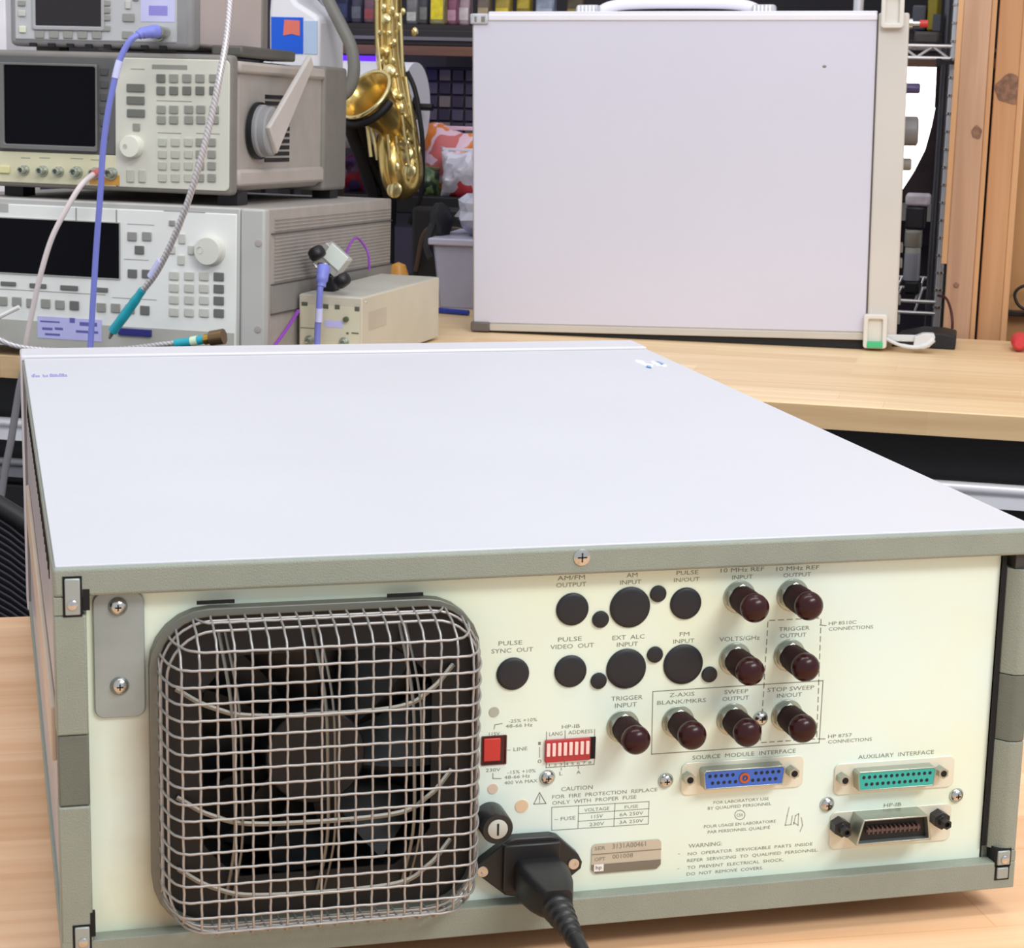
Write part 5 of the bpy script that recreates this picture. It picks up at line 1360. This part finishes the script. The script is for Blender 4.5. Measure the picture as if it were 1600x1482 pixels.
random.seed(4)
for k in range(9):
    t = .08 + k * .052; c, d = along(t, KP * (2 + 4 * (k % 2)), rad[0] + .008 + .003 * (k % 2))
    r = .007 + .0012 * k; nn = Vector((.15 * (-1) ** k, -1, .25)).normalized()
    g = G(); g.lathe(c, nn, [(0, r), (.002, r), (.003, r * .8), (.0045, r * .55), (.0048, .0001)], 18); kc = g.build('key_cup', brass2 if k % 2 else brass, XF.e)
    if k % 3 == 0:
        g = G(); g.lathe(c + nn * .004, nn, [(0, r * .42), (.0015, r * .3), (.0017, .0001)], 12); g.build('key_pearl', pearl, kc)
for off, dy, t0, t1, r in ((-KP * 10, .017, .04, .46, .0022), (KP * 12, .014, .05, .50, .0024), (KP * 17, .006, .10, .52, .0020), (-KP * 2, .022, .06, .30, .0018)):
    g = G(); n_ = 22; g.tube([along(t0 + (t1 - t0) * i / n_, off, dy + .006)[0] for i in range(n_ + 1)], r, 8)
    ro = g.build('key_rod', brass2, XF.e, smooth=80)
    for q in range(4):
        c, d = along(t0 + (t1 - t0) * (q + .5) / 4, off, dy); g = G(); g.cyl(c + Vector((0, .006, 0)), c + Vector((0, -.009, 0)), .0028, .0036, 8); g.build('rod_post', brass2, ro)
for k, (px, py, y, r) in enumerate(((605, 15, -.03, .006), (594, 30, -.03, .007), (612, 25, -.03, .006), (600, 52, -.03, .006), (608, 66, -.03, .0065), (622, 18, -.02, .006), (606, 95, -.035, .006), (640, 50, -.0, .008), (592, 12, -.03, .007), (616, 40, -.03, .006))):
    g = G(); g.blob(X(px + 8, py, y), r * .75, r * .5, r, 10); g.build('touch_piece', brass2, XF.e)
# lower keywork beside the bell tube
for (p0, p1, r) in (((574, 195, -.02), (580, 245, -.02), .0035), ((580, 190, -.02), (590, 250, -.02), .003), ((598, 200, -.03), (605, 250, -.03), .003), ((614, 165, -.04), (624, 262, -.04), .0028), ((640, 150, -.03), (650, 240, -.03), .0026), ((655, 230, -.0), (640, 300, -.02), .004)):
    g = G(); g.tube([X(*p0), X(*p1)], r, 8); g.build('key_lever', brass2, XF.e)
for (px, py, y, r) in ((615, 262, -.045, .011), (617, 297, -.045, .013), (640, 268, -.045, .012), (632, 225, -.04, .0085), (622, 168, -.04, .010)):
    nn = Vector((-.1, -1, .1)).normalized(); g = G(); g.lathe(X(px, py, y), nn, [(0, r), (.003, r), (.0045, r * .7), (.005, .0001)], 18); g.build('key_cup', brass2, XF.e)
for k in range(16):
    t = .06 + k * .030; sgn = (-1) ** k; c, d = along(t, KP * (9 * sgn + 3), rad[0] + .002)
    r = .0042 + .0012 * (k % 3); g = G(); g.blob(c, r * 1.3, r * .8, r, 10); g.build('key_touch', brass2, XF.e)
for (p0, p1, r) in (((634, 120, -.035), (646, 200, -.035), .003), ((606, 210, -.05), (614, 292, -.045), .0028), ((628, 180, -.045), (640, 262, -.045), .003), ((590, 60, -.045), (596, 120, -.045), .0022), ((626, 20, -.03), (630, 120, -.03), .0028)):
    g = G(); g.tube([X(*p0), X(*p1)], r, 8); g.build('key_lever', brass2, XF.e)
g = G(); g.box(X(624, 224, -.04).x, X(637, 224, -.04).x, -.05, -.035, X(624, 227, -.04).z, X(624, 222, -.04).z); g.build('key_guard', brass2, XF.e)

SO = BN.P(600, 300, XY + .04); TFm = BN.sub((SO.x, XY + .04, -.929)); thing('instrument_stand', 'black folding stand cradling the brass saxophone', 'stand', TFm)
Y_ = lambda px, py, y=0: TFm.P(px, py, y)
bkr = mat('black_foam', (22, 22, 28), .6, var=.1)
g = G(); arc = []
for t in range(-5, 15):
    a_ = t * math.pi / 15 + .15
    arc.append(TFm.Mi @ (XF.M @ (mc - nrm * .010 + (u * math.cos(a_) + v * math.sin(a_)) * (R0 + .004))))
zc = [p.z for p in arc]
if sum(zc) / len(zc) > (TFm.Mi @ (XF.M @ mc)).z:
    arc = [TFm.Mi @ (XF.M @ (mc - nrm * .010 + (u * math.cos(-t * math.pi / 15 - .15) + v * math.sin(-t * math.pi / 15 - .15)) * (R0 + .002))) for t in range(-5, 15)]
g.tube(arc, .0065, 12); g.build('bell_cradle', bkr, TFm.e, smooth=80)
g = G(); g.tube(spl([Y_(541, 176, -.06), Y_(548, 205, -.05), Y_(565, 250, -.03), Y_(585, 310, .0), Y_(596, 345, .01)], 6), .010, 12); g.build('stand_arm', bkr, TFm.e, smooth=80)
g = G(); g.tube(spl([Y_(556, 178, -.04), Y_(570, 230, -.02), Y_(590, 268, .0), Y_(606, 300, .01), Y_(606, 350, .02)], 6), .014, 12); g.build('upright_tube', bkr, TFm.e, smooth=80)
g = G(); g.tube(spl([Y_(588, 262, .0), Y_(596, 258, -.012), Y_(600, 262, -.02)], 5), .008, 10); g.build('rest_fork', bkr, TFm.e, smooth=80)
g = G(); g.tube(spl([Y_(636, 112, .02), Y_(648, 140, .02), Y_(655, 180, .02), Y_(660, 225, .02), Y_(658, 300, .02), Y_(640, 350, .02)], 6), .0042, 8); g.build('neck_cord', bkr, TFm.e, smooth=80)
g = G(); p = Y_(606, 345, .02); g.tube([p, (p.x, p.y, .06)], .012, 12); g.build('pole', bkr, TFm.e)
for a_ in (200, 270, 340):
    g = G(); g.tube([(p.x, p.y, .10), (p.x + .15 * math.cos(math.radians(a_)), p.y + .15 * math.sin(math.radians(a_)), .012)], .010, 10); g.build('leg', bkr, TFm.e)
# dark case standing behind the bench under the bags
p = BN.P(616, 320, .88); F = BN.sub((p.x + .03, .875, -.93)); thing('speaker_case', 'black case standing behind the far bench between stack and clear bin', 'case', F)
g = G(); g.box(0, .11, 0, .03, 0, .93 + BN.P(618, 322, .88).z); g.build('case_body', mat('black_case', (20, 19, 24), .6, var=.15), F.e, bevel=.006)
g = G(); zz_ = .93 + BN.P(618, 322, .88).z; g.tube(spl([(.01, -.006, zz_ - .10), (.03, -.02, zz_ - .035), (.075, -.024, zz_ - .03), (.10, -.006, zz_ - .035)], 6), .004, 8); g.build('case_handle', mat('worn_brown', (74, 60, 52), .5), F.e)

# ================================================================= RIGHT SIDE: WIRE RACK, CLUTTER
RYk = .80
def rx(px, py, y=RYk): return BN.P(px, py, y)
b0 = rx(1478, 250); F = BN.sub((b0.x, RYk, -.93)); thing('wire_rack', 'chrome wire rack between the lavender instrument and the wooden studs', 'rack', F)
rl = lambda px, py, y=RYk: BN.P(px, py, y) - Vector((b0.x, RYk, -.93))
for px, yy, nm, r in ((1480, 0, 'post', .0055), (1467, .05, 'post', .0065), (1490, .03, 'post', .0045), (1478 - 150, 0, 'post', .0075), (1478 - 150, .34, 'post', .0075), (1490, .34, 'post', .0075)):
    x = (rl(px, 250, RYk + yy)).x; g = G(); g.cyl((x, yy, 0), (x, yy, 2.2), r, n=14); po = g.build(nm, mat('dark_chrome', (96, 98, 106), .3, metal=.6) if yy else mat('rack_chrome', (226, 228, 234), .3, metal=.3), F.e)
    if px == 1480:
        for k in range(34):
            g = G(); z = .93 + .02 + k * .0254; g.lathe((x, 0, z), (0, 0, 1), [(0, .0072), (.003, .0072)], 12); 
            if k < 22: g.build('notch_ring', steel_m, po)
xr_ = rl(1482, 250).x; xl_ = rl(1330, 250).x
for py in (72, 91, 472, 490):
    z = rl(1455, py).z; g = G(); g.tube([(xl_, -.002, z), (xr_ - .002, -.002, z)], .0028, 8)
    g.tube([(xl_, .34, z), (xr_, .34, z)], .0028, 8)
    for k in range(5): g.tube([(xl_ + (xr_ - xl_) * k / 4, 0, z), (xl_ + (xr_ - xl_) * k / 4, .34, z)], .002, 6)
    g.build('wire_shelf', mat('white_wire', (226, 222, 222), .3, metal=.4), F.e, smooth=80)
z1_ = rl(1455, 73).z; z2_ = rl(1455, 90).z; g = G()
for k in range(6):
    xa = xr_ - .01 - k * .022; g.tube([(xa, -.002, z1_), (xa - .022, -.002, z2_)] if k % 2 else [(xa - .022, -.002, z1_), (xa, -.002, z2_)], .0018, 6)
g.build('truss_wire', mat('white_wire', (226, 222, 222)), F.e)
g = G(); p = rl(1463, 97, RYk - .012); q = rl(1497, 99, RYk - .012); g.box(p.x, q.x, -.016, -.010, p.z - .003, p.z + .002); g.box(p.x, p.x + .007, -.018, .0, p.z - .006, p.z + .005); g.build('black_clip', black_m, F.e)


def rackbox(name, lab, cat, box, y, dp, col, zb_=None, bev=.003, rough=.5):
    x0, x1, z0, z1 = BN.rect(*box, y)
    if zb_ is not None: z0 = zb_
    F = BN.sub((x0, y, z0)); g = G(); g.box(0, x1 - x0, 0, dp, 0, z1 - z0); o = solo(g, name, mat(name + '_%d_%d' % (box[0], box[1]), col, rough, var=.12, vs=30), F, lab, cat, bevel=bev); return o, F, x1 - x0, z1 - z0


zsh = BN.loc(1455, 72, RYk)[1] + .003
zlo = BN.loc(1455, 472, RYk)[1] + .003
rackbox('case', 'flat dark grey case lying on the top wire shelf', 'case', (1428, 49, 1468, 71), .83, .2, (72, 66, 64), zsh, .004)
zc2 = zsh + (BN.loc(1455, 49, .83)[1] - zsh)
rackbox('bin', 'olive yellow bin on top of the flat dark case, wire rack', 'bin', (1450, -40, 1467, 48), .85, .14, (142, 128, 30), zc2 + .001, .003)
rackbox('box', 'small slate box on the flat dark case left of the olive bin', 'box', (1425, 8, 1447, 48), .85, .12, (70, 72, 84), zc2 + .001, .003)
a = BN.rect(1458, 20, 1470, 46, .845)
F = BN.sub((a[0], .835, zc2 + .001)); g = G(); g.box(0, a[1] - a[0], 0, .012, 0, a[3] - a[2]); solo(g, 'battery', mat('slate_battery', (64, 68, 84), .5), F, 'small dark slate block in front of the olive yellow bin', 'battery')
# dark cloth hanging on the rack
x0, x1, z0, z1 = BN.rect(1412, 165, 1462, 318, .90)
F = BN.sub((x0, .90, z0)); g = G(); pts = []
wd = x1 - x0; hd_ = z1 - z0
prof_ = [(0, 0), (wd, 0), (wd * 1.02, hd_ * .55), (wd * .98, hd_ * .98), (wd * .9, hd_), (wd * .82, hd_ * .8), (wd * .66, hd_ * .55), (wd * .35, hd_ * .32), (0, hd_ * .12)]
g.prism(prof_, 0, .03); g.tube([(wd * .92, .015, hd_ * .98), (wd * .90, .015, BN.loc(1455, 88, .90)[1] - z0)], .003, 8)
solo(g, 'jacket', mat('dark_brown_cloth', (46, 34, 38), .8, var=.35, vs=30, bump=.5, bs=60), F, 'dark brown cloth hanging from the wire rack in front of the window', 'cloth', bevel=.006)
# clutter low in the rack, standing on one another
z = zlo
for nm, lab, cat, bx, col, rg in (('tub', 'black tub lowest on the lower wire shelf', 'tub', (1412, 450, 1436, 471), (26, 26, 32), .5),
                                  ('jar', 'pale frosted jar standing on the black tub', 'jar', (1411, 398, 1437, 450), (176, 178, 188), .3),
                                  ('jar', 'cream lidded jar stacked above the frosted jar', 'jar', (1412, 370, 1440, 398), (170, 164, 150), .3),
                                  ('box', 'black box with grey edges under the white cloth', 'box', (1414, 332, 1445, 369), (40, 40, 48), .4),
                                  ('cloth', 'folded white cloth on the black box in the wire rack', 'cloth', (1414, 312, 1453, 331), (226, 216, 226), .8)):
    x0, x1, za, zb2 = BN.rect(*bx, .86); h_ = zb2 - za; F = BN.sub((x0, .86, z))
    if nm == 'jar':
        thing(nm, lab, cat, F); r = (x1 - x0) / 2; g = G(); g.lathe((r, r, 0), (0, 0, 1), [(0, r * .95), (h_ * .05, r), (h_ * .8, r), (h_ * .82, r * .9)], 24); g.build('jar_body', mat('jar_%d' % bx[1], col, rg), F.e)
        g = G(); g.lathe((r, r, h_ * .82), (0, 0, 1), [(0, r * .96), (h_ * .17, r * .96)], 24); g.build('lid', mat('jar_lid', (206, 204, 196), .4), F.e)
    else:
        g = G(); g.box(0, x1 - x0, 0, .08, 0, h_ - .0005)
        solo(g, nm, mat('%s_%d' % (nm, bx[1]), col, rg, var=.15, vs=50), F, lab, cat, bevel=.004, seg=3)
    z += h_
# charger box and wire on the bench
p = BN.onz(1405, 533, 0); F = BN.sub((BN.loc(1418, 525, .52)[0], .50, 0)); thing('power_adapter', 'black power adapter block lying on the far bench behind the tilt foot', 'power adapter', F)
xw = F.loc(1494, 520, 0)[0]; g = G(); g.prism([(-.02, 0), (xw, 0), (xw, .018), (xw * .75, .021), (.02, .021), (-.01, .014)], 0, .07); g.build('adapter_body', mat('black_adapter', (24, 24, 28), .6, var=.1, bump=.4, bs=300), F.e, bevel=.002)
g = G(); g.tube(spl([F.P(1488, 514, .02), F.P(1488, 500, .02), F.P(1485, 482, .03), F.P(1478, 466, .05), F.P(1466, 462, .08)], 6), .0018, 8); g.build('lead', mat('red_black_lead', (70, 20, 24), .5), F.e, smooth=80)
# tools at the far right edge
p = BN.P(1572, 538, .60)
F = BN.sub((p.x, .56, 0)); thing('screwdriver', 'red and green handled tool lying on the far bench at the right edge', 'tool', F)
g = G(); g.lathe((.016, 0, .012), (0, -1, 0), [(0, .004), (.004, .010), (.02, .0115), (.05, .010), (.055, .006)], 16); g.build('red_handle', mat('red_handle', (206, 60, 66), .4), F.e)
g = G(); g.lathe((.034, .005, .014), (0, -1, 0), [(0, .006), (.01, .011), (.03, .011), (.04, .008)], 16); g.build('green_grip', mat('lime_grip', (146, 190, 60), .4), F.e)
g = G(); g.tube([(.016, 0, .012), (.02, .07, .006)], .003, 8); g.build('shaft', steel_m, F.e)
q = BN.P(1570, 490, .775); F = BN.sub(q); thing('wall_hook', 'black hook with a coiled dark cable on the plywood at the right edge', 'hook', F)
g = G(); g.box(0, .07, 0, .024, -.003, .003); g.build('hook_bar', black_m, F.e, bevel=.001)
g = G(); g.tube(spl([(.045, -.004, .002), (.02, -.006, .012), (.012, -.006, .03), (.025, -.006, .042), (.05, -.006, .040)], 6), .0022, 8); g.tube(spl([(.03, -.008, .002), (.035, -.010, .018), (.05, -.010, .02)], 6), .004, 8); g.build('coiled_cable', mat('black_cable', (30, 28, 32), .5), F.e, smooth=80)
# white box at the far left
x0, x1, z0, z1 = BN.rect(-60, -60, 22, 66, .5)
xw_ = BN.loc(9, 40, .60)[0]; F = BN.sub((xw_, .60, .0005)); g = G(); g.box(-.12, 0, 0, .10, .0, .60)
o = solo(g, 'white_box', mat('white_carton', (236, 236, 244), .5), F, 'tall white carton at the left edge behind the topmost instrument', 'carton', bevel=.002)

# ================================================================= CHAIR BETWEEN THE BENCHES
CHF = frame(-.06, .98, -.93, -8)
thing('office_chair', 'black mesh-back office chair between the two benches at the left', 'chair', CHF)
def cp(px, py, y=0): return CHF.P(px, py, y)
xR = cp(62, 880).x; xL = xR - .42; zT = cp(20, 752).z; zB = zT - .42
mesh_b = mat('chair_mesh_grey', (46, 44, 54), .7, var=.1)
g = G(); NX, NZ = 14, 60; vs = []; fs = []
def chp(u, v):
    x = xL + (xR - xL) * u; z = zB + (zT - zB) * v - .055 * abs(2 * u - 1) ** 2.6 * v
    return (x, .05 * (1 - (2 * u - 1) ** 2) + .03 * v, z)
for j in range(NZ + 1):
    for i in range(NX + 1): vs.append(chp(i / NX, j / NZ))
for j in range(NZ):
    for i in range(NX):
        a_ = j * (NX + 1) + i; fs.append((a_, a_ + 1, a_ + NX + 2, a_ + NX + 1))
g.add(vs, fs); o = g.build('mesh_back', mat('chair_under_mesh', (22, 20, 28), .8), CHF.e, smooth=180)
md = o.modifiers.new('solid', 'SOLIDIFY'); md.thickness = .003
g = G()
for j in range(1, 60): g.tube([Vector(chp(i / NX, j / 60)) + Vector((0, -.0035, .020 * math.sin(i / NX * 3))) for i in range(NX + 1)], .0012, 5)
g.build('back_ribs', mesh_b, CHF.e, smooth=80)
g = G(); g.tube([chp(i / 20, 1) for i in range(21)], .009, 10); g.tube([chp(0, j / 10) for j in range(11)], .009, 10); g.tube([chp(1, j / 10) for j in range(11)], .009, 10); g.build('back_frame', blk, CHF.e, smooth=80)
cxm = (xL + xR) / 2
g = G(); g.prism(rrect(xL - .02, xR + .02, .06, .54, .08), zB - .10, zB - .03, axis='z'); g.build('seat', mat('black_fabric', (24, 24, 28), .8), CHF.e, bevel=.01)
g = G(); g.tube(spl([(cxm, .05, zB + .06), (cxm, .03, zB - .06), (cxm, .15, zB - .11), (cxm, .28, zB - .11)], 6), .018, 10); g.build('back_support', blk, CHF.e)
g = G(); g.cyl((cxm, .29, .08), (cxm, .29, zB - .10), .025, n=16); g.build('gas_column', blk, CHF.e)
for k in range(5):
    a_ = math.radians(72 * k + 10); e = (cxm + .28 * math.cos(a_), .29 + .28 * math.sin(a_), .07)
    g = G(); g.tube([(cxm, .29, .09), e], [.02, .013], 8); lg = g.build('base_leg', blk, CHF.e)
    g = G(); g.cyl((e[0] - .012, e[1], .027), (e[0] + .012, e[1], .027), .027, n=16); g.cyl((e[0], e[1], .03), e, .006, n=8); g.build('caster', blk, lg)
# grey cable hanging at the left below the far bench edge
GF = BN.sub((0, -.02, -.2)); L2 = lambda px, py, y: BN.P(px, py, y) - Vector((0, -.02, -.2))
g = G(); g.tube(spl([L2(50, 556, -.008), L2(42, 570, -.014), L2(33, 596, -.02), L2(25, 640, -.02), L2(17, 690, -.02), L2(8, 735, -.02), L2(0, 790, -.02)], 6), .0045, 10)
solo(g, 'cable', mat('mid_grey_cable', (132, 130, 134), .5), GF, 'grey cable hanging over the far bench edge at the left', 'cable', smooth=80)
